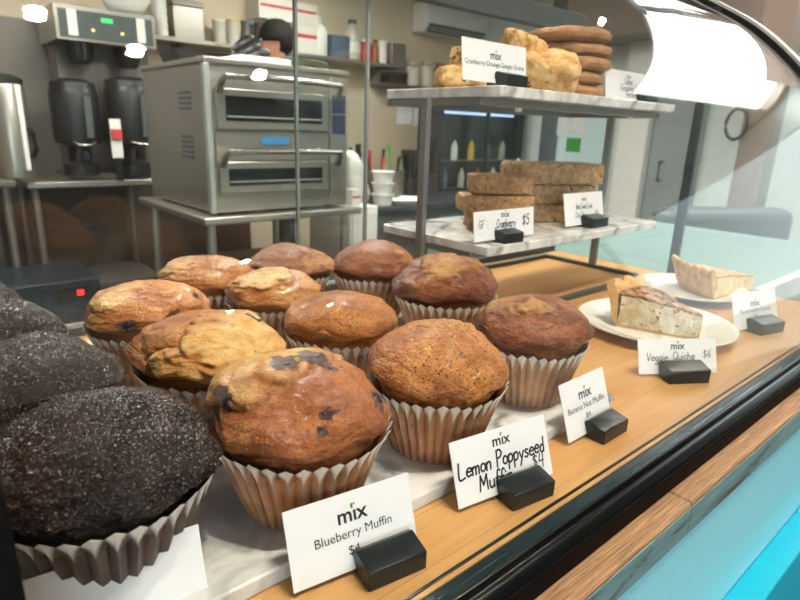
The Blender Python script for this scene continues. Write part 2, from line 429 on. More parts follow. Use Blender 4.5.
muffin('poppy_seed_muffin', 'pale peaked poppyseed muffin between the middle and back rows', GP, .318, .588, .053, 'poppygold', 'liner_pale', seed=18.3, cracks=[((-.3, -.2, .92), .72, .16)], lump=1.0, T=.092, lean=(.008, .005))
muffin('banana_nut_muffin', 'brown muffin in the back row, before the bare oven stand', GN, .402, .694, .058, 'brown', seed=21.7, cracks=[((.75, -.35, .4), .8, .04)], lump=.9, T=.099)
muffin('banana_nut_muffin', 'brown ridged muffin in the back row nearest the rack leg', GN, .500, .628, .060, 'brown', 'liner_pale', seed=24.5, cracks=[((.75, -.1, .6), .88, .03)], lump=.9, T=.106)
muffin('banana_nut_muffin', 'toasted banana nut muffin in front of the rack corner', GN, .507, .492, .0665, 'nut', seed=27.7, cracks=[((.05, -.35, .9), .80, .04)], lump=1.1, rough=1.5, T=.109, nphi=160, na=80)
CH = dict(paper='liner_choc', lump=1.25, rough=3.6, cup=.9)
muffin('chocolate_muffin', 'large glossy chocolate muffin nearest the glass, at the black post', GC, .067, .334, .063, 'choc', seed=31.2, T=.105, cracks=[], **CH, **HI)
muffin('chocolate_muffin', 'second chocolate muffin, right behind the large front one', GC, .054, .466, .0570, 'choc', seed=33.8, T=.103, **CH)
muffin('chocolate_muffin', 'third chocolate muffin, with pale specks on top', GC, .047, .596, .0545, 'choc', seed=36.1, T=.102, **CH)
muffin('chocolate_muffin', 'farthest chocolate muffin, at the back of the row', GC, .026, .716, .056, 'choc', seed=39.4, T=.102, **CH)

# ------------------------------------------------------------------ lumpy pastry pieces
def lumpy(name, mat, size, n=(20, 14, 10), rnd=.3, amp=.03, freq=40, seed=0, parent=None, shape=None, fine=.3):
    bm = bmesh.new(); sx, sy, sz = size
    me = bpy.data.meshes.new(name)
    vs = {}; faces = []
    def vid(i, j, k):
        if (i, j, k) not in vs:
            p = Vector((2*i/n[0]-1, 2*j/n[1]-1, 2*k/n[2]-1))
            q = 2/rnd if rnd > 0 else 50
            l = (abs(p.x)**q+abs(p.y)**q+abs(p.z)**q)**(1/q)
            mx = max(abs(p.x), abs(p.y), abs(p.z)); p = p*(mx/l)
            w = Vector((p.x*sx/2, p.y*sy/2, p.z*sz/2+sz/2))
            if shape: w = shape(w)
            dn = (w-Vector((0, 0, sz/2))).normalized(); s = Vector((seed*1.3, seed*.7, seed*2.1))
            k2 = NZ.noise(w*freq+s)+.5*NZ.noise(w*freq*2.3+s)+fine*NZ.noise(w*freq*6+s)
            w = w+dn*k2*amp
            if w.z < 0: w.z = 0
            vs[(i, j, k)] = bm.verts.new(w)
        return vs[(i, j, k)]
    for i in range(n[0]):
        for j in range(n[1]):
            for k in (0, n[2]): bm.faces.new([vid(i, j, k), vid(i+1, j, k), vid(i+1, j+1, k), vid(i, j+1, k)])
    for i in range(n[0]):
        for k in range(n[2]):
            for j in (0, n[1]): bm.faces.new([vid(i, j, k), vid(i+1, j, k), vid(i+1, j, k+1), vid(i, j, k+1)])
    for j in range(n[1]):
        for k in range(n[2]):
            for i in (0, n[0]): bm.faces.new([vid(i, j, k), vid(i, j+1, k), vid(i, j+1, k+1), vid(i, j, k+1)])
    bmesh.ops.recalc_face_normals(bm, faces=bm.faces)
    for f in bm.faces: f.smooth = True
    bm.to_mesh(me); bm.free()
    return link(name, me, mat, parent)
def pastry(name, a, b, c, spots=None, s=90, bs=.6, rough=.65, spot_th=.62):
    t = NT(name); v = t.coord()
    n1 = t.noise(v, s, 4, .6); n2 = t.noise(v, s*3, 4, .65)
    vo = t.n('ShaderNodeTexVoronoi', {'Vector': v, 'Scale': s*2.2}).outputs['Color']
    col = t.ramp(n1, [(.32, lin(*a)), (.5, lin(*b)), (.68, lin(*c))])
    col = t.mix(.25, col, t.ramp(vo, [(0, lin(*a)), (1, lin(*c))]))
    for k, (rgb, sc, th) in enumerate(spots or ()):
        f = t.ramp(t.noise(t.coord((1, 1, 1), (k*1.1, k*.7, 0)), sc, 2, .5), [(th, (0, 0, 0)), (th+.03, (1, 1, 1))]); col = t.mix(f, col, lin(*rgb))
    return t.bsdf(col, rough, 0, .35, t.bump(n2, bs, .002))
M['cookie'] = pastry('cookie', (140, 96, 62), (176, 130, 90), (198, 154, 112), s=60)
M['scone'] = pastry('scone', (176, 116, 56), (222, 172, 106), (244, 212, 158), [((96, 40, 30), 60, .66)], s=45)
M['bar'] = pastry('oat_bar', (138, 98, 62), (182, 140, 98), (210, 172, 128), [((110, 70, 46), 120, .66), ((206, 112, 60), 90, .7)], s=130, bs=.9)
M['oatbar'] = pastry('seed_bar', (138, 108, 76), (178, 146, 108), (208, 180, 140), [((84, 58, 40), 110, .64)], s=120, bs=.9)
M['custard'] = pastry('custard', (226, 208, 170), (240, 226, 194), (248, 238, 214), [((186, 70, 56), 110, .655), ((128, 132, 92), 140, .65), ((232, 200, 140), 60, .58), ((222,200,166), 120, .55)], s=50, bs=.6, rough=.5)
M['custard_plain'] = pastry('plain_custard', (222, 196, 140), (238, 216, 164), (246, 230, 186), s=50, bs=.3, rough=.5)
M['browned'] = pastry('browned_cheese', (120, 74, 40), (188, 134, 76), (228, 184, 120), [((74, 66, 44), 80, .54), ((168, 56, 44), 95, .62)], s=55, bs=.6, rough=.45)
M['browned_light'] = pastry('golden_cheese', (184, 118, 56), (220, 168, 96), (238, 204, 138), s=55, bs=.5, rough=.45)
M['crust'] = pastry('pie_crust', (196, 138, 80), (226, 178, 118), (240, 206, 156), s=60, bs=.3)

# ------------------------------------------------------------------ marble slab under the muffins, two-tier rack
def slab_obj(label, x0, y0, x1, y1, z0, z1, group=None):
    mb = MB(); w, d = x1-x0, y1-y0
    r = .008; poly = []
    for cx, cy, a0 in ((r, r, pi), (w-r, r, 1.5*pi), (w-r, d-r, 0), (r, d-r, .5*pi)):
        for k in range(5): a = a0+k*pi/8; poly.append((cx+r*cos(a), cy+r*sin(a)))
    mb.prism(poly, 0, z1-z0)
    o = part('marble_slab', mb, M['marble'], None, .0015); o.location = (x0, y0, z0)
    return tag(o, label, 'marble slab', group)
slab_obj('veined white marble slab lying under the muffins', -.045, .263, .535, .738, 0, .012)
RX0, RX1, RY0, RY1, LZ, UZ = .607, 1.095, .51, .745, .104, .3135
slab_obj('lower marble shelf carrying the bars', RX0, RY0, RX1, RY1, LZ, LZ+.013, 'shelf slabs of the rack')
slab_obj('upper marble shelf carrying scones and cookies', RX0, RY0, RX1, RY1, UZ, UZ+.014, 'shelf slabs of the rack')
rack = thing('display_rack', 'grey metal two-tier rack holding the marble shelves', 'rack', (0, 0, 0))
t = .008
def ringbars(z0, z1, x0, x1, y0, y1, w):
    mb = MB(); mb.box(x0, y0, z0, x1, y0+w, z1); mb.box(x0, y1-w, z0, x1, y1, z1); mb.box(x0, y0+w, z0, x0+w, y1-w, z1); mb.box(x1-w, y0+w, z0, x1, y1-w, z1); return mb
part('base_frame', ringbars(0, .008, .61, 1.105, .52, .762, .010), M['dark_grey'], rack, .0008)
part('shelf_frame', ringbars(LZ-.008, LZ, .604, 1.098, .54, .735, .012), M['grey_metal'], rack, .0008)
part('shelf_frame', ringbars(UZ-.010, UZ, .604, 1.098, .54, .735, .012), M['grey_metal'], rack, .0008)
for x in (.594, 1.098):
    part('leg', MB().box(x, .633, 0, x+.009, .647, UZ-.001), M['grey_metal'], rack, .0008)
for x in (.69, 1.0): part('bumper', MB().cyl(.005, UZ-.015, UZ-.010, (x, .546, 0), 12), M['white'], rack)

# ------------------------------------------------------------------ things on the rack
UT, LT = UZ+.014, LZ+.013
def cookie(label, x, y, z, r, h, seed):
    mb = MB(); prof = [(.001, 0), (r*.5, 0), (r*.82, 0), (r*.97, h*.2), (r, h*.5), (r*.96, h*.78), (r*.85, h*.95), (r*.5, h), (.001, h*1.02)]
    mb.lathe(prof, 48, caps=False)
    for i, q in enumerate(mb.v):
        q = Vector(q); s = Vector((seed, seed*2, 0)); k = 1+.05*NZ.noise(q*25+s)+.025*NZ.noise(q*80+s)
        mb.v[i] = (q.x*k, q.y*k, max(0, q.z*(1+(.10*NZ.noise(q*60+s) if q.z > h*.3 else 0))))
    o = part('cookie', mb, M['cookie']); o.location = (x, y, z); o.rotation_euler = (0, 0, seed)
    return tag(o, label, 'cookie', 'stacked cookies on the upper shelf')
cz = UT
for k, (lab, dx, dy) in enumerate((('bottom cookie of the stack, lying on the upper marble shelf', 0, 0), ('second cookie from the bottom of the stack', -.004, .004), ('middle cookie of the stack', .002, -.003), ('fourth cookie up in the stack', .004, .002), ('topmost cookie of the stack on the upper shelf', -.006, 0))):
    cookie(lab, .895+dx, .612+dy, cz, .067, .0205, k*1.7+.3); cz += .0215
def wedge(sx):
    def f(w): return Vector((w.x, w.y*(.35+.65*(w.x/sx+.5)), w.z))
    return f
for k, (lab, x, y, z, rz, sz_, tilt) in enumerate((
    ('scone lying at the left end of the upper shelf', .655, .628, UT, 2.4, (.075, .08, .032), 0),
    ('scone propped on top behind the left end of the scone card', .690, .640, UT+.033, 1.2, (.065, .065, .032), 0),
    ('scone on top of the pile above the scone card', .745, .606, UT+.047, .4, (.095, .085, .04), .3),
    ('big scone with dark fruit leaning beside the cookies', .768, .578, UT+.002, -.6, (.105, .095, .06), .4),
    ('scone at the bottom of the pile, hidden behind the scone card', .735, .622, UT, 1.9, (.08, .085, .042), 0))):
    o = lumpy('scone', M['scone'], sz_, (40, 34, 24), .5, .0065, 40, k*2.3+1, shape=wedge(sz_[0]))
    o.location = (x, y, z); o.rotation_euler = (tilt, 0, rz); tag(o, lab, 'scone', 'scones on the upper shelf')
def bars(spec, mat, group, cat_label):
    z = LT
    for k, (lab, x, y, rz, sz_) in enumerate(spec):
        o = lumpy(cat_label, mat, sz_, (46, 26, 14), .12, .0028, 110, k*3.1+2, fine=.7)
        o.location = (x, y, z); o.rotation_euler = (0, 0, rz); z += sz_[2]+.0012
        tag(o, lab, 'oat bar', group)
bars([('brown oat bar at the bottom of the left stack', 0.747, 0.622, -.62, (.092, .066, .028)), ('pale middle oat bar of the left stack, with orange bits', 0.740, 0.619, -.56, (.115, .064, .027)), ('topmost oat bar of the left stack', 0.754, 0.622, -.66, (.098, .062, .029))], M['bar'], 'cranberry bars on the lower shelf', 'oat_bar')
bars([('seed bar at the bottom of the right stack', .905, .635, -.52, (.145, .07, .033)), ('middle seed bar of the right stack', .905, .63, -.5, (.15, .07, .033)), ('broad topmost seed bar of the right stack', .90, .625, -.42, (.17, .075, .036))], M['oatbar'], 'seed bars on the lower shelf', 'seed_bar')

# ------------------------------------------------------------------ quiches on plates
def plate(label, x, y, r):
    mb = MB(); mb.lathe([(.001, .002), (r*.55, .002), (r*.6, 0), (r*.64, .002), (r*.7, .006), (r*.97, .0145), (r, .0155), (r*.995, .0175), (r*.95, .0165), (r*.72, .0095), (r*.66, .006), (r*.6, .005), (.001, .005)], 72, caps=False)
    o = part('plate', mb, M['porcelain']); o.location = (x, y, 0); return tag(o, label, 'plate', 'plates on the wooden deck')
plate('white plate under the veggie quiche', .808, .358, .108)
plate('white plate at the far end, under the second quiche', 1.055, .415, .095)
def quiche(label, tip, ang, L, half, h, filling, top, scallop=8, parts_label=None):
    q = thing('quiche_slice', label, 'quiche', (tip.x, tip.y, .0056), ang, 'quiche slices on plates')
    tap = lambda r: .72+.28*min(1, r/(L*.75))
    def wedge_grid(name, r1, z0, z1, mat, nr=26, nth=20, amp=.0013, topamp=.001, sh=half):
        vs = []; fs = []; nz = 6
        for kz in range(nz+1):
            for i in range(nr+1):
                for j in range(nth+1):
                    r = max(.0008, r1*i/nr)*(1+.03*NZ.noise(Vector((i*.9, kz*1.1, L*50)))); th = -sh+2*sh*j/nth; z = z0+(z1-z0)*kz/nz
                    p = Vector((r*cos(th), r*sin(th), z)); e = amp*(NZ.noise(p*110+Vector((L*90, 3, 1)))+.8*NZ.noise(p*300))
                    if j in (0, nth): p += Vector((-sin(th), cos(th), 0))*(e*2 if j else -e*2)
                    p.z = z0+(p.z-z0)*(1 if name != 'filling' else tap(r))+(0 if name == 'filling' else (h-.004)*(tap(r)-1))
                    if kz == nz: p.z += topamp*(NZ.noise(p*70)+.6*NZ.noise(p*180))
                    vs.append(p)
        I = lambda kz, i, j: (kz*(nr+1)+i)*(nth+1)+j
        for i in range(nr):
            for j in range(nth):
                fs.append((I(0, i, j), I(0, i, j+1), I(0, i+1, j+1), I(0, i+1, j))); fs.append((I(nz, i, j), I(nz, i+1, j), I(nz, i+1, j+1), I(nz, i, j+1)))
        for kz in range(nz):
            for i in range(nr):
                fs.append((I(kz, i, 0), I(kz, i+1, 0), I(kz+1, i+1, 0), I(kz+1, i, 0))); fs.append((I(kz, i, nth), I(kz+1, i, nth), I(kz+1, i+1, nth), I(kz, i+1, nth)))
            for j in range(nth): fs.append((I(kz, nr, j), I(kz, nr, j+1), I(kz+1, nr, j+1), I(kz+1, nr, j))); fs.append((I(kz, 0, j), I(kz+1, 0, j), I(kz+1, 0, j+1), I(kz, 0, j+1)))
        mb = MB(); mb.add(vs, fs, True); return part(name, mb, mat, q)
    wedge_grid('filling', L-.007, .0036, h-.004, filling)
    wedge_grid('browned_top', L-.006, h-.0042, h, top, 40, 34, .0006, .0022, half*.985)
    # crust: bottom sheet and scalloped rim
    vs = []; fs = []; n = 48
    prof = [(.002, 0), (L*.5, 0), (L-.006, 0), (L+.002, .012), (L+.006, h*.7), (L+.009, h+.002), (L+.006, h+.008), (L-.002, h+.006), (L-.006, h-.004), (L-.0062, .0036), (L*.5, .0036), (.002, .0036)]
    for j in range(n+1):
        th = -half+2*half*j/n; sc = abs(sin(th/half*scallop*pi/2))
        for r, z in prof:
            k = max(0, (z-h*.55)/(h*.5)); vs.append(((r+sc*.006*k)*cos(th), (r+sc*.006*k)*sin(th), z+sc*.005*k*(1 if z > h*.5 else 0)))
    P_ = len(prof)
    for j in range(n):
        for i in range(P_): a, b = j*P_+i, j*P_+(i+1) % P_; fs.append((a, b, b+P_, a+P_))
    fs += [tuple(range(P_)), tuple(reversed(range(n*P_, n*P_+P_)))]
    part('crust', MB().add(vs, fs, True), M['crust'], q)
    return q
t1 = at(699, 341, .006); c1 = at(612, 325, .006)
d1 = (c1-t1); a1 = math.atan2(d1.y, d1.x); L1 = d1.xy.length
quiche('veggie quiche slice with browned top and red pepper bits', t1, a1-.36, min(L1, .15), .36, .050, M['custard'], M['browned'], 3)
t2 = at(752, 291, .006); c2 = at(703, 303, .006)
quiche('plain golden quiche slice with scalloped crust, on the far plate', t2, math.atan2((c2-t2).y, (c2-t2).x)-.5, .128, .46, .040, M['custard_plain'], M['browned_light'], 7)
print('Q', t1, c1, L1, t2, c2, (c2-t2).length)

# ------------------------------------------------------------------ lettering
GLY = {
'L': (.58, [[(0,1),(0,0),(.5,.02)]]), 'e': (.5, [[(.05,.28),(.42,.3),(.38,.47),(.2,.5),(.04,.32),(.06,.1),(.22,0),(.42,.08)]]),
'm': (.7, [[(0,.5),(0,0)],[(0,.35),(.15,.5),(.28,.42),(.28,0)],[(.28,.35),(.42,.5),(.55,.42),(.56,0)]]),
'o': (.48, [[(.2,.5),(.04,.38),(.03,.12),(.2,0),(.38,.12),(.38,.38),(.2,.5)]]), 'n': (.48, [[(0,.5),(0,0)],[(0,.33),(.18,.5),(.34,.42),(.35,0)]]),
'P': (.56, [[(.05,1),(.05,-.05)],[(0,.95),(.3,1.02),(.48,.8),(.35,.55),(.05,.48)]]), 'p': (.48, [[(0,.5),(0,-.42)],[(0,.35),(.2,.52),(.38,.35),(.33,.1),(.15,0),(0,.1)]]),
'y': (.48, [[(0,.5),(.18,.08)],[(.4,.5),(.05,-.42)]]), 's': (.4, [[(.32,.45),(.15,.5),(.05,.38),(.3,.15),(.2,0),(0,.05)]]),
'd': (.48, [[(.36,1),(.36,0)],[(.36,.35),(.2,.5),(.03,.3),(.08,.05),(.22,0),(.36,.15)]]), 'M': (.8, [[(0,0),(.08,1)],[(.08,1),(.32,.35)],[(.32,.35),(.58,1)],[(.58,1),(.66,0)]]),
'u': (.5, [[(0,.5),(.02,.12),(.16,0),(.34,.15)],[(.36,.5),(.37,0)]]), 'f': (.36, [[(.38,.9),(.25,1),(.14,.8),(.12,0)],[(0,.5),(.3,.52)]]),
'i': (.2, [[(.05,.5),(.05,0)],[(.05,.72),(.07,.78)]]), '$': (.56, [[(.42,.8),(.2,.88),(.05,.7),(.38,.38),(.28,.12),(0,.18)],[(.22,1.05),(.2,-.08)]]),
'4': (.52, [[(.1,1),(.0,.45)],[(0,.45),(.44,.48)],[(.38,1),(.34,0)]]), '5': (.5, [[(.4,1),(.08,1)],[(.08,1),(.05,.6),(.32,.6),(.38,.25),(.2,0),(0,.08)]]),
'6': (.5, [[(.35,1),(.08,.5),(.05,.15),(.2,0),(.38,.15),(.32,.4),(.08,.35)]]), 'V': (.56, [[(0,1),(.22,0)],[(.22,0),(.5,1)]]),
'g': (.48, [[(.36,.5),(.2,.5),(.04,.32),(.1,.08),(.3,.08),(.36,.5)],[(.36,.5),(.34,-.25),(.15,-.42),(0,-.3)]]),
'Q': (.72, [[(.3,1),(.05,.75),(.05,.25),(.3,0),(.58,.25),(.58,.75),(.3,1)],[(.4,.25),(.65,-.1)]]), 'c': (.44, [[(.35,.42),(.2,.5),(.03,.3),(.08,.05),(.22,0),(.37,.1)]]),
'h': (.46, [[(0,1),(0,0)],[(0,.33),(.18,.5),(.33,.4),(.34,0)]]), 't': (.38, [[(.15,.85),(.15,.08),(.28,0)],[(0,.55),(.32,.56)]]),
'S': (.52, [[(.42,.85),(.22,1),(.05,.8),(.4,.35),(.28,.02),(0,.12)]]), 'a': (.48, [[(.34,.42),(.18,.5),(.03,.25),(.12,0),(.34,.2)],[(.35,.5),(.38,0)]]),
'l': (.2, [[(.05,1),(.05,0)]]), 'C': (.6, [[(.5,.85),(.28,1),(.03,.6),(.1,.12),(.3,0),(.52,.15)]]), 'r': (.36, [[(0,.5),(0,0)],[(0,.3),(.14,.48),(.28,.46)]]),
'b': (.48, [[(0,1),(0,0)],[(0,.35),(.2,.5),(.38,.25),(.2,0),(0,.1)]]), 'k': (.42, [[(0,1),(0,0)],[(.3,.5),(0,.22)],[(0,.22),(.32,0)]]),
'N': (.6, [[(0,0),(.02,1)],[(.02,1),(.45,0)],[(.45,0),(.48,1)]]), 'F': (.5, [[(0,1),(0,0)],[(0,1),(.42,1)],[(0,.55),(.32,.55)]]),
'G': (.62, [[(.5,.85),(.25,1),(.03,.55),(.2,.02),(.5,.1),(.5,.45)],[(.5,.45),(.3,.45)]]), 'O': (.68, [[(.3,1),(.04,.6),(.15,.05),(.45,.05),(.58,.5),(.3,1)]]),
'B': (.52, [[(0,0),(0,1)],[(0,1),(.32,.95),(.35,.6),(0,.52)],[(0,.52),(.4,.4),(.36,.05),(0,0)]]), '&': (.6, [[(.5,.3),(.25,0),(.02,.2),(.35,.75),(.2,1),(.08,.78),(.5,0)]]),
',': (.2, [[(.05,.05),(0,-.15)]]), ' ': (.36, []), '/': (.35, [[(.3,1),(0,-.05)]])}
def catmull(p, k=5):
    if len(p) < 3: return p
    o = []
    for i in range(len(p)-1):
        a, b, c, d = p[max(i-1, 0)], p[i], p[i+1], p[min(i+2, len(p)-1)]
        for j in range(k):
            t = j/k
            o.append(tuple(.5*(2*b[q]+(c[q]-a[q])*t+(2*a[q]-5*b[q]+4*c[q]-d[q])*t*t+(3*b[q]-a[q]-3*c[q]+d[q])*t**3) for q in (0, 1)))
    o.append(p[-1]); return o
def scrawl(txt, h, cx, y, wd, seed=1, squeeze=1.0, slant=.08):
    """pen strokes of a line of hand lettering as quads (x, y) centred on cx"""
    rr = random.Random(seed); x = 0; st = []
    for ch in txt:
        w, strokes = GLY[ch]; dy = rr.uniform(-.04, .04)
        for s in strokes: st.append([((x+(px+slant*py)*squeeze)*h, (py+dy)*h) for px, py in catmull(s)])
        x += (w+.04)*squeeze
    off = cx-x*h/2; qs = []
    for s in st:
        for i in range(len(s)-1):
            a, b = Vector(s[i]), Vector(s[i+1]); d = b-a
            if d.length < 1e-9: continue
            d.normalize(); n = Vector((-d.y, d.x))*wd/2; e = d*wd*.3
            qs.append([(q.x+off, q.y+y) for q in (a-e-n, b+e-n, b+e+n, a-e+n)])
    return qs
def type_mesh(body, size, bold=0):
    c = bpy.data.curves.new('t', 'FONT'); c.body = body; c.size = size; c.align_x = 'CENTER'; c.offset = bold; c.resolution_u = 3
    o = bpy.data.objects.new('t', c); COL.objects.link(o)
    dg = bpy.context.evaluated_depsgraph_get(); me = bpy.data.meshes.new_from_object(o.evaluated_get(dg))
    bpy.data.objects.remove(o); return me

def sign(label, pL, pR, z0, h, lines, hold=.6, tilt=.2, logo=None, group='price cards on the deck', hw=.042, card_w=None, rings=None):
    """lines: (kind 'p'rint / 'h'and, text, height, v) ; v measured up the card as a fraction"""
    d = (pR-pL); w = card_w or d.xy.length; rz = math.atan2(d.y, d.x)
    root = thing('price_sign', label, 'price card', (pL.x, pL.y, z0), rz, group)
    Tm = Matrix.Translation((0, 0, .0035)) @ Matrix.Rotation(-tilt, 4, 'X')   # card plane: local x right, local z up, leaning back
    card = part('card', MB().box(0, 0, 0, w, .0005, h), M['paper'], root); card.matrix_local = Tm
    def flat(name, qs, mat):
        mb = MB()
        for i, q in enumerate(qs):
            yy = -.00015-.00002*(i % 5)
            mb.add([(x, yy, z) for x, z in q], [tuple(range(len(q)))])
        me = bpy.data.meshes.new(name); me.from_pydata(mb.v, [], mb.f); link(name, me, M[mat], card)
    def typed(name, body, size, cx, v, mat='ink', bold=0.0, sx=1.0):
        me = type_mesh(body, size, bold)
        for vv in me.vertices: vv.co = Vector((cx+vv.co.x*sx, -.0002, v+vv.co.y))
        link(name, me, M[mat], card)
    cx = w/2
    if logo:
        lv, ls = logo; typed('logo', 'm\u0131x', ls, cx, lv*h, 'ink', ls*.018, 1.05)
        r = ls*.11
        flat('logo_leaf', [[(cx+ls*.04+r*.9*cos(a)*(.7), lv*h+ls*.68+r*1.25*sin(a)) for a in [k*pi/5 for k in range(10)]]], 'green')
        flat('logo_dot', [[(cx+ls*.17+r*.5*cos(a), lv*h+ls*.76+r*.5*sin(a)) for a in [k*pi/4 for k in range(8)]]], 'orange')
    for i, L in enumerate(lines):
        kind, txt, s, v = L[:4]; lx = cx+(L[4]*w if len(L) > 4 else 0); sq = L[5] if len(L) > 5 else 1
        if kind == 'p': typed('lettering', txt, s, lx, v*h, 'ink', 0, sq)
        else: flat('lettering', scrawl(txt, s, lx, v*h, s*(.135 if s > .0112 else .105), seed=i+len(label), squeeze=sq), 'ink')
    if rings:
        rx, rz_, rr = rings; qs = []
        for k in range(18):
            a = 2*pi*k/18; qs.append([(rx*w+rr*cos(a)+.0006*cos(b), rz_*h+rr*sin(a)+.0006*sin(b)) for b in [j*pi/3 for j in range(6)]])
        flat('dotted_ring', qs, 'ink')
    hx = hold*w; a, b = hx-hw/2, hx+hw/2
    mb = MB(); P = Matrix(((0, 0, 1, 0), (1, 0, 0, 0), (0, 1, 0, 0), (0, 0, 0, 1)))
    k = hw/.042
    mb.prism([(-.0185*k, 0), (.014*k, 0), (.014*k, .006), (.0032, .006), (.0015, .0034), (-.0009, .0034), (-.0009+.0045*k, .0150*k), (-.001*k, .0175*k), (-.0185*k, .0135*k)], a, b, P)
    part('holder', mb, M['holder'], root, .0008)
    return root
LG = (.66, .0125)
sign('printed Blueberry Muffin $4 card in a black holder', at(294, 593, .004), at(418, 543, .004), 0, .048, [('p', 'Blueberry Muffin', .0082, .42), ('p', '$4', .0082, .20, -.02)], .70, .36, (.62, .0135))
sign('handwritten Lemon Poppyseed Muffin $4 card in a black holder', at(459, 509, .004), at(553, 473, .004), 0, .049, [('h', 'Lemon Poppyseed', .0118, .42, 0, .92), ('h', 'Muffin', .0115, .14, -.1, 1.0), ('h', '$4', .0112, .18, .36)], .60, .36, (.74, .0115))
sign('printed Banana Nut Muffin $4 card in a black holder', at(569, 443, .004), at(612, 419, .004), 0, .053, [('p', 'Banana Nut Muffin', .0082, .44), ('p', '$4', .0075, .26)], .66, .34, (.62, .0135))
sign('handwritten Veggie Quiche $6 card before the nearer plate', at(639, 374, .004), at(717, 372, .004), 0, .041, [('h', 'Veggie', .0092, .38, -.26), ('h', 'Quiche', .0092, .40, .08), ('h', '$6', .0092, .44, .38)], .50, .34, (.70, .0115), hw=.05)
sign('printed Bacon Scallion Quiche card at the far end of the deck', at(735, 331, .004), at(778, 323, .004), 0, .054, [('p', 'Bacon Scallion Quiche', .0080, .44), ('p', '$6', .0075, .27)], .52, .3, (.60, .0135), hw=.052)
pR = at(210, 602, .004); pL = pR+Vector((-.088, .012, 0))
sign('blank corner of a white card in front of the chocolate muffins', pL, pR, 0, .046, [], .3, .34)
sign('printed Cranberry Orange Ginger Scone card on the upper shelf', at(463, 71, UT+.004).lerp(atY(463, 71, .53), 1), atY(527, 76, .53), UT, .050, [('p', 'Cranberry Orange Ginger Scone', .0088, .40), ('p', '$4', .0078, .12)], .66, .12, (.58, .0140), 'price cards on the rack', hw=.044)
sign('handwritten Salted Chocolate Chip card beside the cookies', atY(606, 93, .545), atY(650, 98, .545), UT, .046, [('h', 'Salted', .0100, .54), ('h', 'Chocolate C', .0100, .32), ('h', 'Shortbread', .0100, .10, .1)], .82, .15, (.77, .0085), 'price cards on the rack', hw=.04)
sign('handwritten GF Cranberry Pumpkin Bar $5 card on the lower shelf', atY(475, 231, .535), atY(534, 229, .535), LT, .042, [('h', 'GF', .011, .44, -.38), ('h', 'Cranberry', .0115, .40, .02, .85), ('h', 'Pumpkin Bar', .0115, .12, .0, .75), ('h', '$5', .015, .4, .36)], .48, .12, (.74, .0125), 'price cards on the rack', hw=.043, rings=(.12, .54, .0125))
sign('handwritten Nuts, Seeds & Fruits Oat Bar $5 card on the lower shelf', atY(566, 222, .55), atY(604, 219, .55), LT, .055, [('h', 'Nuts,Seeds,Fruits', .0088, .50, 0, .74), ('h', 'Oat Bar', .0095, .24, -.10), ('h', '$5', .0095, .24, .32)], .6, .2, (.74, .0095), 'price cards on the rack', hw=.05)

# ------------------------------------------------------------------ display case
XE = 1.19
PR = [(.190, -.004), (.192, 0), (.197, .05), (.212, .12), (.25, .22), (.30, .31), (.357, .38), (.431, .446), (.507, .493), (.566, .522), (.66, .555), (.80, .585)]
prof = catmull(PR, 6)
def offset(pr, d):
    o = []
    for i, p in enumerate(pr):
        a, b = pr[max(0, i-1)], pr[min(len(pr)-1, i+1)]; tx, tz = b[0]-a[0], b[1]-a[1]; l = math.hypot(tx, tz); o.append((p[0]-tz/l*d, p[1]+tx/l*d))
    return o
TOX = Matrix(((0, 0, 1, 0), (1, 0, 0, 0), (0, 1, 0, 0), (0, 0, 0, 1)))   # profile (y, z) swept along x
def sheet(mb, pa, pb, x0, x1, smooth=True):
    n = len(pa); vs = []
    for x in (x0, x1):
        vs += [(x, y, z) for y, z in pa]+[(x, y, z) for y, z in pb]
    k = 2*n; fs = []
    for i in range(n-1):
        fs += [(i, i+1, k+i+1, k+i), (n+i, k+n+i, k+n+i+1, n+i+1), (i, n+i, n+i+1, i+1), (k+i, k+i+1, k+n+i+1, k+n+i)]
    fs += [(0, k, k+n, n), (n-1, 2*n-1, k+2*n-1, k+n-1)]
    return mb.add(vs, fs, smooth)
case = thing('display_case', 'bakery display case with curved front glass, wooden deck and black rail', 'display case')
part('deck', MB().box(-.06, .2, -.03, XE, .82, 0), M['maple'], case)
part('bottom_rail', MB().prism([(.206, -.03), (.206, .0008), (.2035, .0008), (.2030, -.0015), (.1885, -.0030), (.1880, .0006), (.1855, .0006), (.1850, -.0060), (.1820, -.0065), (.1815, -.0045), (.1800, -.0050), (.1765, -.011), (.176, -.03)], -.06, XE+.01, TOX), M['black_gloss'], case, .0006)
part('rail_channel', MB().box(-.06, .1885, -.0028, XE, .2028, -.0014), M['teal_sheen'], case)
part('rail_cover', MB().box(-.06, .1735, -.03, XE+.01, .1765, -.0125), M['black_metal'], case, .0006)
g = part('front_glass', sheet(MB(), prof, offset(prof, .005), .012, XE-.004), M['glass'], case)
g2 = MB(); g2.prism([(y+.001, z) for y, z in prof if z >= 0]+[(.80, 0)], XE-.003, XE+.003, TOX); part('end_glass', g2, M['glass'], case)
part('end_trim', sheet(MB(), offset(prof, -.003), offset(prof, .010), XE-.010, XE+.010), M['black_gloss'], case)
part('edge_strip', sheet(MB(), offset(prof, .0102), offset(prof, .015), XE-.008, XE+.012), M['alu'], case)  # bright strip stands in for the glass edge catching light
part('end_post', sheet(MB(), offset(prof, -.02), offset(prof, .006), -.06, .0118), M['black_metal'], case)
part('corner_post', MB().box(XE-.012, .497, 0, XE-.003, .515, .50), M['navy'], case, .001)
for (x0, x1, y) in ((-.06, .618, .800), (.484, XE-.006, .808)):
    d = part('sliding_door', MB().box(x0, y, .012, x1, y+.004, .56), M['door_glass'], case)
    ex = x1-.005 if x0 < 0 else x0
    part('edge_strip', MB().box(ex, y-.0008, .012, ex+.005, y+.005, .56), M['edge_grey'], d)
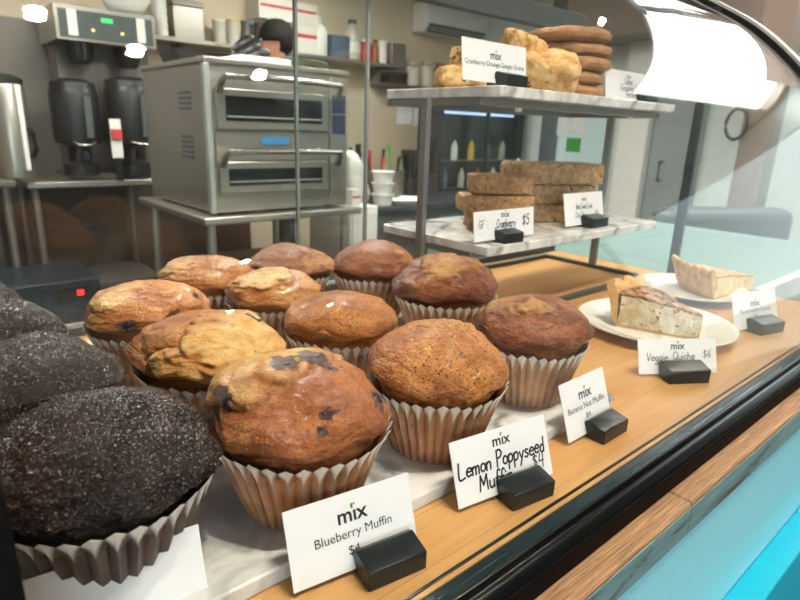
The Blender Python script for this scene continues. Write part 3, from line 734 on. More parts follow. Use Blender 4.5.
part('door_track', MB().box(-.06, .794, 0, XE, .818, .012), M['dark_grey'], case, .001)
part('top_rail', MB().box(-.06, .775, .475, XE-.004, .797, .515), M['dark_grey'], case, .002)
part('top_frame', MB().box(-.06, .79, .56, XE+.01, .825, .60), M['dark_grey'], case, .002)

# ------------------------------------------------------------------ counter below the case
ctr = thing('counter', 'service counter with oak ledge and turquoise front under the case', 'counter', (0, 0, -1.05))
Z = 1.05
part('carcass', MB().box(-.06, .18, .0, XE, .82, Z-.031), M['turq'], ctr)
jx = .478
for x0, x1 in ((-.06, jx-.0006), (jx+.0006, 1.2)):
    lb = part('ledge_board', MB().box(x0, .154, Z-.062, x1, .18, Z-.030), M['oak'], ctr, .0022)
    part('painted_edge', MB().box(x0, .1532, Z-.0625, x1, .1542, Z-.0345), M['weathered'], lb)
part('front_panel', MB().box(-.06, .157, .0, 1.2, .18, Z-.0625), M['turq'], ctr)
zc = [atY(722.7, 600, .157).z, atY(800, 504, .157).z]; zc = sum(zc)/2+1.05
part('step_moulding', MB().box(-.06, .125, .0, 1.2, .1568, zc), M['cyan'], ctr, .002)
print('zc', zc)

# ------------------------------------------------------------------ room
FZ = -1.05; CZ = 1.6
struct('floor', MB().box(-3, -4.2, FZ-.05, 5.2, 4.85, FZ), M['floor'])
struct('wall_back', MB().box(-3, 4.65, FZ, 5.0, 4.8, CZ), M['wall_beige'])
struct('wall_left', MB().box(-3.1, -4.2, FZ, -3, 4.8, CZ), M['wall_beige'])
SK = (2.98, -.06, 4.9, 1.55)
mb = MB(); mb.box(-3, -4.2, CZ, SK[0], 4.8, CZ+.1); mb.box(SK[2], -4.2, CZ, 5.2, 4.8, CZ+.1); mb.box(SK[0], -4.2, CZ, SK[2], SK[1], CZ+.1); mb.box(SK[0], SK[3], CZ, SK[2], 4.8, CZ+.1)
struct('ceiling', mb, M['ceil'])
M['sky_pane'] = emit('skylight_pane', (.93, .98, 1), 5.5)
M['day_pane'] = emit('daylight_pane', (.80, .97, .98), .75)
struct('window_1', MB().box(SK[0], SK[1], CZ+.06, SK[2], SK[3], CZ+.08), M['sky_pane'])
WY0, WY1, WZ0, WZ1 = -2.3, .55, -.35, 1.35
mb = MB(); mb.box(5, WY1, FZ, 5.15, 4.65, CZ); mb.box(5, -4.2, FZ, 5.15, WY0, CZ); mb.box(5, WY0, FZ, 5.15, WY1, WZ0); mb.box(5, WY0, WZ1, 5.15, WY1, CZ)
struct('wall_right', mb, M['wall_pale'])
struct('window_2', MB().box(5.08, WY0, WZ0, 5.1, WY1, WZ1), M['day_pane'])
mb = MB(); mb.box(5.0, WY0, WZ0, 5.06, WY0+.05, WZ1); mb.box(5.0, WY1-.05, WZ0, 5.06, WY1, WZ1); struct('trim_1', mb, M['dark_grey'])
bm_ = MB(); bm_.box(-.06, 0, 0, .06, 2.05, .08, Matrix.Translation((2.95, 1.0, CZ-.09)) @ Matrix.Rotation(-1.27, 4, 'Z')); struct('beam_1', bm_, M['black'])
FW0, FW1, FW2, FW3 = -2.9, -.35, -.7, 1.45
mb = MB(); mb.box(-3, -4.35, FZ, FW0, -4.2, CZ); mb.box(FW1, -4.35, FZ, 5.15, -4.2, CZ); mb.box(FW0, -4.35, FZ, FW1, -4.2, FW2); mb.box(FW0, -4.35, FW3, FW1, -4.2, CZ)
struct('wall_front', mb, M['front_wall'])
M['front_pane'] = emit('front_fill_glow', (.86, .95, 1), 5)
struct('added_fill_pane', MB().box(FW0, -4.3, FW2, FW1, -4.28, FW3), M['front_pane'])  # added unseen glowing pane, lights the cards and the counter front
M['lamp'] = emit('lamp_lens', (1, .87, .70), 1900)
LAMPS = [(.303, -.047, 'over the glass near the camera'), (.527, -.172, 'second over the glass'), (.887, -.237, 'third over the glass'), (2.49, .676, 'beside the skylight'), (1.31, -1.885, 'in the customer aisle'), (1.52, -2.8, 'far back in the customer aisle'), (2.48, -3.15, 'at the shop front'), (.9, 1.7, 'between case and oven'), (2.6, 2.3, 'over the kitchen'), (.5, 3.2, 'over the brewer')]
for x, y, w in LAMPS:
    t = thing('downlight', 'round warm downlight in the ceiling '+w, 'ceiling light', (x, y, CZ), 0, 'ceiling downlights')
    part('rim', MB().lathe([(.022, 0), (.034, 0), (.036, -.005), (.023, -.008), (.022, 0)], 32, caps=False), M['white'], t)
    part('lens', MB().cyl(.022, -.005, -.002, n=32), M['lamp'], t)
M['fill_glow'] = emit('fill_panel_glow', (1, .95, .88), 40)  # added glowing ceiling panels that brighten the kitchen and oven
for k, (x, y) in enumerate(((1.3, 1.75), (2.5, 3.3), (.2, 3.0))):
    t = thing('light_panel', ('added square fill panel in the ceiling in front of the oven', 'added square fill panel in the ceiling over the prep counter', 'added square fill panel in the ceiling over the airpot')[k], 'ceiling light', (x, y, CZ), 0, 'added ceiling fill panels')
    part('frame', MB().box(-.3, -.3, -.02, .3, -.28, 0).box(-.3, .28, -.02, .3, .3, 0).box(-.3, -.28, -.02, -.28, .28, 0).box(.28, -.28, -.02, .3, .28, 0), M['white'], t)
    part('diffuser', MB().box(-.28, -.28, -.012, .28, .28, -.004), M['fill_glow'], t)
wd = bpy.data.worlds.new('world'); S.world = wd; wd.use_nodes = True
wd.node_tree.nodes['Background'].inputs[0].default_value = (.72, .86, 1, 1); wd.node_tree.nodes['Background'].inputs[1].default_value = .15
S.view_settings.view_transform = 'Standard'; S.view_settings.look = 'None'; S.view_settings.gamma = 1; S.view_settings.use_curve_mapping = False
S.view_settings.exposure = 0.6
try:
    S.cycles.transparent_max_bounces = 24; S.cycles.max_bounces = 8; S.cycles.use_denoising = True; S.cycles.sample_clamp_indirect = 4
except Exception: pass

# ------------------------------------------------------------------ kitchen behind the case
M['dark_brown'] = plain('dark_brown_cladding', (62, 52, 44), .6, var=.08, scale=5)
def G(x0, y0, x1, y1, Y):
    xm, ym = (x0+x1)/2, (y0+y1)/2
    return atY(x0, ym, Y).x, atY(x1, ym, Y).x, atY(xm, y1, Y).z, atY(xm, y0, Y).z   # x0 x1 zbottom ztop
# back wall: steel backsplash and darker lower panel
struct('trim_2', MB().box(-2.9, 4.63, -.2, 1.55, 4.65, .86), M['steel_dark'])
struct('trim_7', MB().box(-2.9, 4.63, FZ, 2.3, 4.65, -.2), M['dark_brown'])  # dark brown sheet over the wall below table height
# coffee counter
cx0, cx1, cz = .595, 1.36, -.105
t = thing('steel_table', 'stainless table under the coffee brewer', 'table', ((cx0+cx1)/2, 4.3, FZ)); w = (cx1-cx0)/2; hT = cz-FZ
part('tabletop', MB().box(-w, -.3, hT-.035, w, .32, hT), M['steel'], t, .004)
part('undershelf', MB().box(-w+.03, -.26, .25, w-.03, .3, .28), M['steel_dark'], t)
for x in (-w+.04, w-.04):
    for y in (-.25, .27): part('leg', MB().cyl(.02, 0, hT-.035, (x, y, 0), 12), M['steel_dark'], t)
# brewer
bx0, bx1, _, bz1 = G(55, 9, 155, 41, 4.08)
bz0 = atY(105, 44, 4.08).z
t = thing('coffee_brewer', 'twin stainless coffee brewer with lit control panel, on the steel table', 'coffee maker', ((bx0+bx1)/2, 4.2, cz)); w = (bx1-bx0)/2
part('brew_head', MB().box(-w, -.12, bz0-cz, w, .36, bz1-cz), M['steel'], t, .004)
part('column', MB().box(-w+.04, .14, 0.03, w-.02, .36, bz0-cz), M['steel_dark'], t)
part('base', MB().box(-w, -.08, 0, w, .36, .03), M['steel_dark'], t, .003)
hz = (bz0+bz1)/2-cz; hh_ = bz1-bz0
cp = part('control_panel', MB().box(-w+.02, -.126, hz-hh_*.42, w-.02, -.119, hz+hh_*.36), M['dark_grey'], t, .001)
part('display', MB().box(-.035, -.1285, hz+.02, .03, -.126, hz+.045), M['led_green'], cp)
for x in (-w*.68, w*.68): part('switch', MB().box(x-.025, -.1285, hz-.07, x+.025, -.126, hz+.07), M['white'], cp)
for x, z in ((-w*.66, .035), (-w*.3, -.03), (w*.28, -.03), (w*.68, .01)): part('indicator_light', MB().cyl(.009, 0, .003, n=12, M=Matrix.Translation((x, -.127, hz+z)) @ Matrix.Rotation(pi/2, 4, 'X')), M['led_amber'], cp)
for x in (-w*.52, w*.48): part('brew_basket', MB().lathe([(.05, 0), (.075, .04), (.085, .11), (.085, .12)], 24, (x, .0, bz0-cz-.12)), M['black'], t)
mb = MB(); mb.lathe([(.012, 0), (.012, .10)], 10, (-w*.5, -.1, bz0-cz-.1)); part('tap', mb, M['black'], t)
def server(label, px, Y):
    x0, x1, z0, z1 = G(px-24, 76, px+24, 172, Y); c = (x0+x1)/2; r = (x1-x0)/2; h = z1-z0
    t = thing('coffee_server', label, 'coffee dispenser', (c, Y, cz+.03), 0, 'coffee servers under the brewer')
    z0 = 0
    part('body', MB().lathe([(r*.75, 0), (r*.75, h*.12), (r*.5, h*.14), (r*.5, h*.3), (r*.95, h*.34), (r, h*.4), (r, h*.85), (r*.92, h*.9)], 28), M['black'], t)
    part('lid', MB().lathe([(r*.95, h*.9), (r*.9, h*.96), (r*.5, h), (.001, h*1.01)], 28), M['black'], t)
    a = [(-.055*cos(k*pi/8), -r-.015-.03*sin(k*pi/8), h*.36-.02*sin(k*pi/8)) for k in range(9)]; part('handle', MB().tube(a, .008), M['chrome'], t)
    part('sight_gauge', MB().box(.02, -r-.012, h*.4, .06, -r+.01, h*.82), M['dark_grey'], t, .003)
    part('spigot', MB().box(-.015, -r-.03, h*.18, .015, -r*.45, h*.25), M['black'], t)
server('black coffee server with chrome handle under the left half of the brewer', 76, 4.12)
server('black coffee server under the right half of the brewer, next to the oven', 131, 4.12)
x0, x1, z0, z1 = G(111, 119, 122, 158, 3.99)
t = thing('order_tag', 'white upright tag with a red clip between the coffee servers', 'tag', ((x0+x1)/2, 4.0, cz))
part('stand', MB().box(-.02, -.008, 0, .02, 0, z0-cz), M['black'], t); part('tag', MB().box(-(x1-x0)/2, -.01, z0-cz, (x1-x0)/2, 0.0, z1-cz), M['white'], t); part('clip', MB().box(-.03, -.03, z1-cz-.12, .03, -.01, z1-cz-.06), M['red'], t, .003)
# airpot at the left
x0, x1, z0, z1 = G(-6, 76, 33, 179, 3.95); r = (x1-x0)/2
t = thing('airpot', 'tall stainless airpot at the left edge beside the brewer', 'coffee dispenser', ((x0+x1)/2, 4.05, z0)); h = z1-z0
part('body', MB().lathe([(r*.95, 0), (r, .03), (r, h*.9), (r*.9, h*.94)], 32), M['steel'], t)
part('lid', MB().lathe([(r*.97, h*.93), (r*.97, h*.98), (r*.5, h*1.02), (.001, h*1.02)], 32), M['black'], t)
part('gauge_strip', MB().box(r*.35, -r-.012, h*.08, r*.62, -r*.75, h*.92), M['white'], t, .003)
part('handle', MB().tube([(r*.75, -r*.9, h*.5), (r*.95, -r*1.2, h*.45), (r*1.0, -r*1.2, h*.3), (r*.8, -r*.9, h*.22)], .016), M['black'], t)
x2 = .53; zz = z0-.002
t = thing('side_table', 'steel side table under the airpot', 'table', (x2-.39, 4.15, FZ))
part('tabletop', MB().box(-.45, -.3, zz-FZ-.03, .38, .4, zz-FZ), M['steel_dark'], t, .003)
for x in (-.4, .33):
    for y in (-.25, .35): part('leg', MB().cyl(.02, 0, zz-FZ-.03, (x, y, 0), 10), M['steel_dark'], t)
x0, x1, z0, z1 = G(58, 286, 92, 300, 3.4)
t = thing('undercounter_unit', 'dark undercounter unit with a red light below the coffee table', 'appliance', ((x0+x1)/2, 3.7, FZ))
part('housing', MB().box(-.45, -.3, 0, .13, .2, z1+.03-FZ), M['navy'], t, .004)
part('display', MB().box(-.09, -.312, z0-FZ, .09, -.30, z1-FZ), M['black'], t); part('indicator_light', MB().box(.008, -.318, z0-FZ+.028, .038, -.312, z1-FZ-.022), M['led_red'], t)

# double oven on its table
OX, OY = 1.062, 2.5; W_, H_, D_ = .73, .635, .78
zO = -.122
t = thing('double_oven', 'stainless double deck oven with curved bar handles and blue badge', 'oven', (OX, OY, zO))
part('body', MB().box(0, 0, 0, W_, D_, H_), M['steel'], t, .006)
part('cover_plate', MB().box(-.008, -.012, H_-.004, W_+.006, D_, H_+.018), M['steel'], t, .003)
part('corner_strip', MB().box(-.006, -.012, 0, .018, .02, H_-.006), M['alu'], t, .003)
for zb, zt in ((.575, .84), (.135, .355)):
    d = part('door', MB().box(.035, -.025, H_*zb, .605, .002, H_*zt), M['steel'], t, .004)
    part('window', MB().box(.075, -.028, H_*zb+.035, .565, -.0245, H_*zt-.03), M['dark_glass'], d)
    part('rack', MB().box(.08, -.0295, H_*zb+.05, .56, -.028, H_*zb+.056), M['alu'], d)
    hz = H_*zt+.045; q = [(.045, -.03, hz-.06), (.05, -.055, hz-.02), (.06, -.075, hz), (.2, -.08, hz+.002), (.5, -.08, hz+.002), (.64, -.075, hz), (.65, -.055, hz-.02), (.655, -.03, hz-.06)]
    part('handle', MB().tube(q, [.02, .016, .014, .013, .013, .014, .016, .02], 10), M['chrome'], d)
part('mid_panel', MB().box(.03, -.012, H_*.365, .612, 0, H_*.565), M['steel'], t, .002)
part('badge', MB().prism([(.235, H_*.50), (.26, H_*.475), (.37, H_*.475), (.395, H_*.50), (.37, H_*.525), (.26, H_*.525)], .0, .006, Matrix(((1, 0, 0, 0), (0, 0, -1, -.012), (0, 1, 0, 0), (0, 0, 0, 1)))), M['blue_badge'], t)
sp = part('control_column', MB().box(.622, -.014, H_*.02, W_-.008, .0, H_*.97), M['steel'], t, .003)
for z0, z1 in ((.715, .845), (.56, .70)): part('screen', MB().box(.632, -.018, H_*z0, .708, -.013, H_*z1), M['screen'], sp)
for zz in (.80, .765, .73, .695, .50, .465, .43, .395, .36): part('vent_slot', MB().box(-.003, .16, H_*zz, .001, .30, H_*zz+.012), M['dark_grey'], t)
for x in (.06, W_-.06):
    for y in (.06, D_-.06): part('foot', MB().cyl(.02, -.012, 0, (x, y, 0), 12), M['black'], t)
t = thing('oven_table', 'stainless table carrying the double oven', 'table', (OX+.36, OY+.37, FZ)); hT = zO-.012-FZ
part('tabletop', MB().box(-.42, -.42, hT-.035, .44, .46, hT), M['steel'], t, .008, 3)
for x in (-.36, .38):
    for y in (-.34, .40): part('leg', MB().cyl(.022, 0, hT-.035, (x, y, 0), 12), M['steel'], t)
part('undershelf', MB().box(-.38, -.36, .22, .40, .42, .25), M['steel_dark'], t)
zz = FZ+.25
for k, (x, h) in enumerate(((-.05, .12), (-.04, .12), (-.06, .12))):
    o = part('crate', MB().box(-.25, -.22, 0, .25, .22, h).box(-.256, -.228, h*.1, -.25, .22, h*.45), M['crate'], None, .004); o.location = (OX+.30+x*.2, OY+.36, zz); zz += h+.004
    tag(o, ('wooden crate at the bottom of the stack under the oven', 'middle wooden crate of the stack under the oven', 'topmost wooden crate of the stack under the oven')[k], 'crate', 'crates under the oven')
# things on the oven
zt = zO+H_+.018
x0, x1, _, _ = G(205, 36, 245, 60, OY+.35)
o = part('sheet_pan', MB().lathe([(.001, .0), (.18, .0), (.2, .055), (.205, .055), (.184, -.0), (.001, -.003)], 4, M=Matrix.Rotation(pi/4, 4, 'Z') @ Matrix.Diagonal((1.3, 1, 1, 1)), caps=False, smooth=False), M['black'], None); o.location = (OX+.03+.17, OY+.52, zt+.0035); tag(o, 'dull sheet pan lying on the left of the oven top', 'pan')
o = part('paper_stack', MB().box(-.13, -.1, 0, .13, .1, .03), M['paper'], None, .002); o.location = (OX+.32, OY+.16, zt); tag(o, 'white stack of papers on the oven top', 'paper stack')
for k, (xa, ya, xb, yb, Yp) in enumerate(((253, 37, 234, 51, 2.95), (259, 46, 240, 56, 2.83), (269, 53, 245, 61, 2.70))):
    a_, b_ = atY(xa, ya, Yp), atY(xb, yb, Yp); b_.z = max(b_.z, zt+.03)
    t = thing('oven_peel', ('black peel handle sticking up highest from the oven top', 'middle black peel handle on the oven top', 'lowest black peel handle, nearest the cook')[k], 'peel', (b_.x, b_.y, zt), 0, 'peels on the oven top')
    A_, B_ = a_-Vector((b_.x, b_.y, zt)), Vector((0, 0, b_.z-zt))
    part('grip', MB().tube([A_, A_.lerp(B_, .15), A_.lerp(B_, .5), A_.lerp(B_, .85), B_], [.014, .026, .030, .024, .012], 10), M['black'], t)
    part('shaft', MB().tube([B_, B_+Vector((-.03, 0, -B_.z+.003))], .007, 8), M['steel_dark'], t)
    part('blade', MB().box(-.16, -.05, .0, -.02, .05, .003), M['steel_dark'], t)
for k, (dx, dy) in enumerate(((.50, .12), (.63, .14))):
    o = lumpy('oven_mitt', M['olive'], (.16, .12, .05), (18, 14, 8), .6, .006, 25, k+3); o.location = (OX+dx, OY+dy, zt); o.rotation_euler = (0, 0, .3*k)
    tag(o, ('olive oven mitt in front of the cook on the oven top', 'olive oven mitt at the right of the oven top')[k], 'oven mitt', 'oven mitts')

# cook behind the oven
px = atY(281, 48, 4.0)
def person(label, loc, hz, yaw):
    """hz: head centre height above the floor"""
    root = thing('person', label, 'person', loc, yaw)
    s = hz/1.60; J = {}; E = []
    def j(n, x, y, z, r, par=None):
        J[n] = (len(J), Vector((x, y, z))*s, (r if isinstance(r, tuple) else (r, r)), ); 
        if par: E.append((J[par][0], J[n][0]))
    j('pel', 0, 0, .93, (.15, .11)); j('waist', 0, 0, 1.08, (.13, .10), 'pel'); j('chest', 0, .01, 1.28, (.16, .115), 'waist'); j('neckb', 0, 0, 1.42, (.07, .065), 'chest'); j('neck', 0, -.02, 1.49, (.055, .058), 'neckb')
    j('hd1', 0, -.045, 1.555, (.062, .075), 'neck'); j('hd2', 0, -.04, 1.62, (.074, .092), 'hd1'); j('hd3', 0, -.03, 1.69, (.066, .08), 'hd2')
    j('nose', 0, -.128, 1.60, .012, 'hd2')
    for sg, n in ((1, 'l'), (-1, 'r')):
        j(n+'ear', sg*.078, -.02, 1.605, .014, 'hd2')
        j(n+'sh', sg*.17, 0, 1.38, .058, 'chest'); j(n+'el', sg*.24, -.06, 1.12, .042, n+'sh'); j(n+'wr', sg*.17, -.27, 1.02, .028, n+'el'); j(n+'palm', sg*.16, -.34, 1.02, (.036, .018), n+'wr')
        for f, (dx, L) in enumerate(((-.028, .07), (-.01, .08), (.01, .075), (.028, .06))): j(n+'f%d' % f, sg*.16+dx, -.385, 1.018, .0095, n+'palm'); j(n+'g%d' % f, sg*.16+dx*1.1, -.385-L*.6, 1.0, .008, n+'f%d' % f)
        j(n+'th', sg*.16-sg*.045, -.335, 1.01, .011, n+'palm'); j(n+'t2', sg*.16-sg*.055, -.37, 1.0, .009, n+'th')
        j(n+'hip', sg*.09, 0, .86, .085, 'pel'); j(n+'kn', sg*.10, -.01, .48, .06, n+'hip'); j(n+'an', sg*.10, .03, .08, .042, n+'kn'); j(n+'toe', sg*.11, -.12, .035, (.04, .032), n+'an')
    me = bpy.data.meshes.new('body'); me.from_pydata([v[1] for v in J.values()], E, []); me.update()
    o = link('body', me, M['skin'], root); o.modifiers.new('skin', 'SKIN'); sv = me.skin_vertices[0].data
    for i, v in enumerate(J.values()): sv[i].radius = (v[2][0]*s, v[2][1]*s); sv[i].use_root = (i == 0)
    sb = o.modifiers.new('sub', 'SUBSURF'); sb.levels = 2; sb.render_levels = 2
    dg = bpy.context.evaluated_depsgraph_get(); m2 = bpy.data.meshes.new_from_object(o.evaluated_get(dg)); o.modifiers.clear(); o.data = m2
    m2.materials.clear()
    for k in ('skin', 'shirt', 'trousers'): m2.materials.append(M[k])
    for p in m2.polygons:
        c = p.center/s; p.use_smooth = True
        arm = abs(c.x) > .14 and c.y < -.2
        p.material_index = 0 if (c.z > 1.445 or arm) else (1 if c.z > .93 else 2)
    mb = MB(); mb.ball((0, -.022*s, 1.655*s), .1*s, 24, (.88, 1.06, 1.0)); keep = []
    hair = MB(); hair.v = mb.v
    for f, sm in zip(mb.f, mb.sm):
        c = sum((Vector(mb.v[i]) for i in f), Vector())/len(f)/s
        if c.z > 1.64 or (c.y > -.02 and c.z > 1.575): hair.f.append(f); hair.sm.append(True)
    h = part('hair', hair, M['hair'], root); sd = h.modifiers.new('thick', 'SOLIDIFY'); sd.thickness = .012*s; sd.offset = 1
    for sg in (1, -1): part('eye', MB().ball((sg*.032*s, -.122*s, 1.635*s), .012*s, 10), M['white'], root)
    part('mouth', MB().box(-.022*s, -.118*s, 1.553*s, .022*s, -.108*s, 1.559*s), M['red'], root)
    return root
person('cook with short black hair working behind the oven', (px.x, px.y, FZ), px.z-FZ, -1.9)

# wall shelf and what stands on it
SY = 4.42; zs = atY(300, 53, SY).z; sx0, sx1 = atY(150, 36, SY).x, atY(400, 64, SY).x
t = thing('wall_shelf', 'long steel wall shelf above the brewer and oven', 'shelf', ((sx0+sx1)/2, 4.63, zs-.03))
part('board', MB().box(-(sx1-sx0)/2, -.24, 0, (sx1-sx0)/2, 0, .03), M['steel'], t, .003)
for f in (-.4, 0, .4): part('bracket', MB().prism([(0, 0), (-.2, 0), (0, -.14)], (sx1-sx0)*f-.012, (sx1-sx0)*f+.012, TOX), M['steel_dark'], t)
def onshelf(x0, y0, x1, y1, dY=.12):
    Y = SY+dY-.02; a, b, z0, z1 = G(x0, y0, x1, y1, Y); return (a+b)/2, Y, (b-a)/2, max(.05, z1-zs)
def bottle(label, px, cat, mat, neck=.35, cap='white', group=None, name='bottle'):
    x, y, r, h = onshelf(*px)
    t = thing(name, label, cat, (x, y, zs), 0, group)
    part('body', MB().lathe([(r*.92, 0), (r, .012), (r, h*.62), (r*.85, h*.72), (r*neck, h*.84), (r*neck, h*.9)], 20), M[mat], t)
    part('cap', MB().lathe([(r*neck*1.15, h*.9), (r*neck*1.1, h), (.001, h)], 16), M[cap], t); return t, r, h
def cupstack(label, px, n=6):
    x, y, r, h = onshelf(*px)
    t = thing('cup_stack', label, 'cups', (x, y, zs)); pr = []
    for k in range(n): z = h*k/n; pr += [(r*.86, z), (r, z+h/n*.85), (r*.98, z+h/n)]
    part('cups', MB().lathe(pr, 20), M['white'], t)
cupstack('stack of white paper cups at the left end of the wall shelf', (152, -6, 167, 36))
x, y, r, h = onshelf(170, 2, 200, 38)
t = thing('canister', 'square steel canister beside the cup stack', 'canister', (x, y, zs)); part('body', MB().box(-r, -.07, 0, r, .07, h*.85), M['steel'], t, .006); part('lid', MB().box(-r*1.03, -.073, h*.85, r*1.03, .073, h), M['steel_dark'], t, .004)
for k, (px_, lab) in enumerate((((213, 22, 226, 46), 'cloudy tub left of the yellow-topped one on the shelf'), ((227, 22, 240, 46), 'cloudy tub with yellow contents on the shelf'))):
    x, y, r, h = onshelf(*px_); t = thing('tub', lab, 'tub', (x, y, zs), 0, 'tubs on the wall shelf'); part('body', MB().lathe([(r*.85, 0), (r, h)], 20), M['clear_plastic'], t); part('lid', MB().lathe([(r*1.04, h), (r*1.04, h+.012)], 20), M['yellow' if k else 'white'], t)
for k, px_ in enumerate(((241, 22, 254, 49), (254, 24, 268, 50))):
    x, y, r, h = onshelf(*px_); t = thing('pitcher', ('dark steel pitcher with a blue tab on the shelf', 'dark steel pitcher nearest the cook')[k], 'pitcher', (x, y, zs), 0, 'pitchers on the wall shelf')
    part('body', MB().lathe([(r*.8, 0), (r, h*.3), (r*.8, h*.75), (r*.95, h)], 20), M['steel_dark'], t); part('handle', MB().tube([(0, -r*.8, h*.85), (0, -r*1.5, h*.8), (0, -r*1.5, h*.3), (0, -r*.9, h*.2)], .008), M['black'], t)
    if not k: part('tab', MB().box(-.02, -r*1.05, h*.9, .03, -r*.9, h*1.05), M['blue_tub'], t)
zb = zs
for k, (px_, lab) in enumerate((((287, 26, 311, 52), 'lower white carton behind the cook'), ((253, 2, 311, 27), 'upper white carton with a red stripe, on the lower one'))):
    x, y, r, h = onshelf(*px_, .14); h = (atY((px_[0]+px_[2])/2, px_[1], y).z)-zb-.001
    t = thing('carton', lab, 'box', (x, y, zb), 0, 'cartons on the wall shelf'); part('box', MB().box(-r, -.1, 0, r, .1, h), M['cardboard'], t, .002)
    part('red_stripe', MB().box(-r*.95, -.1012, h*.55, r*.95, -.1, h*.68), M['red'], t)
    zb += h+.0015
bottle('tall white squeeze bottle, first right of the cartons', (312, 17, 326, 53), 'bottle', 'white', .25, group='bottles on the wall shelf')
x, y, r, h = onshelf(328, 36, 346, 55); o = part('tub', MB().box(-r, -.06, 0, r, .06, h), M['blue_tub'], None, .006); o.location = (x, y, zs); tag(o, 'blue grey rectangular tub on the shelf', 'tub')
t, r, h = bottle('clear jug with a grey cap beside the blue tub', (345, 20, 359, 57), 'jug', 'clear_plastic', .45, 'dark_grey', name='jug')
part('label', MB().lathe([(r*1.01, h*.2), (r*1.01, h*.45)], 20, caps=False), M['white'], t)
t, r, h = bottle('red and white tin behind the glass edge on the shelf', (360, 40, 371, 57), 'tin', 'red', .8, name='tin')
bottle('small dark bottle right of the red tin', (372, 40, 378, 58), 'bottle', 'brown', .5, 'black', group='bottles on the wall shelf')
bottle('slim white tube at the right of the shelf bottles', (379, 41, 386, 59), 'bottle', 'white', .9, group='bottles on the wall shelf')
x, y, r, h = onshelf(388, 44, 402, 62); o = part('tin', MB().box(-r, -.06, 0, r, .06, h), M['steel'], None, .004); o.location = (x, y, zs); tag(o, 'square grey tin at the right end of the wall shelf', 'tin')
# coffee filters on the brewer
a, b, z0, z1 = G(105, -4, 153, 17, 4.2); r = (b-a)/2; hF = .12
mb = MB(); mb.lathe([(r*.6, 0), (r*.8, hF*.5), (r, hF)], 72, caps=False)
for i, q in enumerate(mb.v):
    k = 1+(.035 if (i % 2) else -.0)*(i//72); mb.v[i] = (q[0]*k, q[1]*k, q[2])
mb.lathe([(.001, .001), (r*.6, .001)], 72, caps=False)
o = part('coffee_filter_stack', mb, M['white'], None); sd = o.modifiers.new('thick', 'SOLIDIFY'); sd.thickness = .006; o.location = ((a+b)/2, 4.28, bz1+.001); tag(o, 'fluted white coffee filter stack on the brewer', 'coffee filters')

# air conditioner
a, b, z0, z1 = G(424, 8, 492, 34, 4.42); w = (b-a)/2*.9; z0 -= .02
t = thing('air_conditioner', 'white wall mounted air conditioner under the dark case rail', 'air conditioner', ((a+b)/2, 4.64, z0)); h = z1-z0
part('body', MB().prism([(0, 0), (-.16, 0), (-.215, h*.35), (-.215, h*.9), (-.18, h), (0, h)], -w, w, TOX), M['white'], t, .006)
part('vent', MB().prism([(-.165, .004), (-.216, h*.30), (-.219, h*.28), (-.168, 0)], -w*.92, w*.92, TOX), M['dark_grey'], t)
for k in range(3): part('louver', MB().prism([(-.175-.012*k, .02+.022*k), (-.19-.012*k, .018+.022*k), (-.19-.012*k, .023+.022*k)], -w*.9, w*.9, TOX), M['white'], t)

# prep counter right of the oven
zP = atY(400, 206, 3.0).z; pa, pb = atY(374, 206, 3.0).x, atY(520, 206, 3.0).x+.4
t = thing('prep_counter', 'dark prep counter with drawers right of the oven', 'counter', ((pa+pb)/2, 3.0, FZ)); w = (pb-pa)/2
part('worktop', MB().box(-w, -.02, zP-FZ-.04, w, .6, zP-FZ), M['navy'], t, .004); part('carcass', MB().box(-w, .02, 0, w, .6, zP-FZ-.04), M['dark_grey'], t)
for k in range(4):
    a = -w+.02+k*(2*w-.02)/4; dr = part('drawer', MB().box(a, 0, zP-FZ-.26, a+(2*w-.1)/4, .02, zP-FZ-.06), M['dark_grey'], t, .003); part('handle', MB().tube([(a+.1, -.0, zP-FZ-.1), (a+.1, -.03, zP-FZ-.1), (a+.28, -.03, zP-FZ-.1), (a+.28, -.0, zP-FZ-.1)], .006), M['grey_metal'], dr)
    part('door', MB().box(a, 0, .1, a+(2*w-.1)/4, .02, zP-FZ-.28), M['dark_grey'], t, .003)
a, b, z0, z1 = G(346, 207, 373, 300, 2.75)
t = thing('white_cabinet', 'small white cabinet between the oven table and the prep counter', 'cabinet', ((a+b)/2+.03, 2.95, FZ)); part('body', MB().box(-(b-a)/2, -.2, 0, (b-a)/2+.0, .25, z1-FZ), M['white'], t, .004); part('door', MB().box(-(b-a)/2+.01, -.212, .05, (b-a)/2-.01, -.2, z1-FZ-.03), M['white'], t, .003)
zW = z1
def oncounter(x0, y0, x1, y1, Y, zb=None):
    a, b, z0, z1 = G(x0, y0, x1, y1, Y); return (a+b)/2, Y, (b-a)/2, max(.03, z1-(zP if zb is None else zb))
x, y, r, h = oncounter(348, 189, 357, 207, 2.86, zW); t = thing('carton', 'small white carton with a red stripe on the white cabinet', 'box', (x, y, zW)); part('box', MB().box(-r, -.04, 0, r, .04, h), M['white'], t, .002); part('red_stripe', MB().box(-r*.9, -.0412, h*.45, r*.9, -.04, h*.6), M['red'], t)
x, y, r, h = oncounter(350, 152, 378, 206, 3.2); o = lumpy('plastic_bag', M['white'], (r*1.5, .14, h), (14, 10, 16), .5, .012, 12, 4, shape=lambda w: Vector((w.x*(1.1-.5*w.z/.3)-w.z*.25, w.y, w.z))); o.location = (x+.0, y+.06, zP); tag(o, 'slumped white bag on the prep counter beside the oven', 'bag')
zz = zP
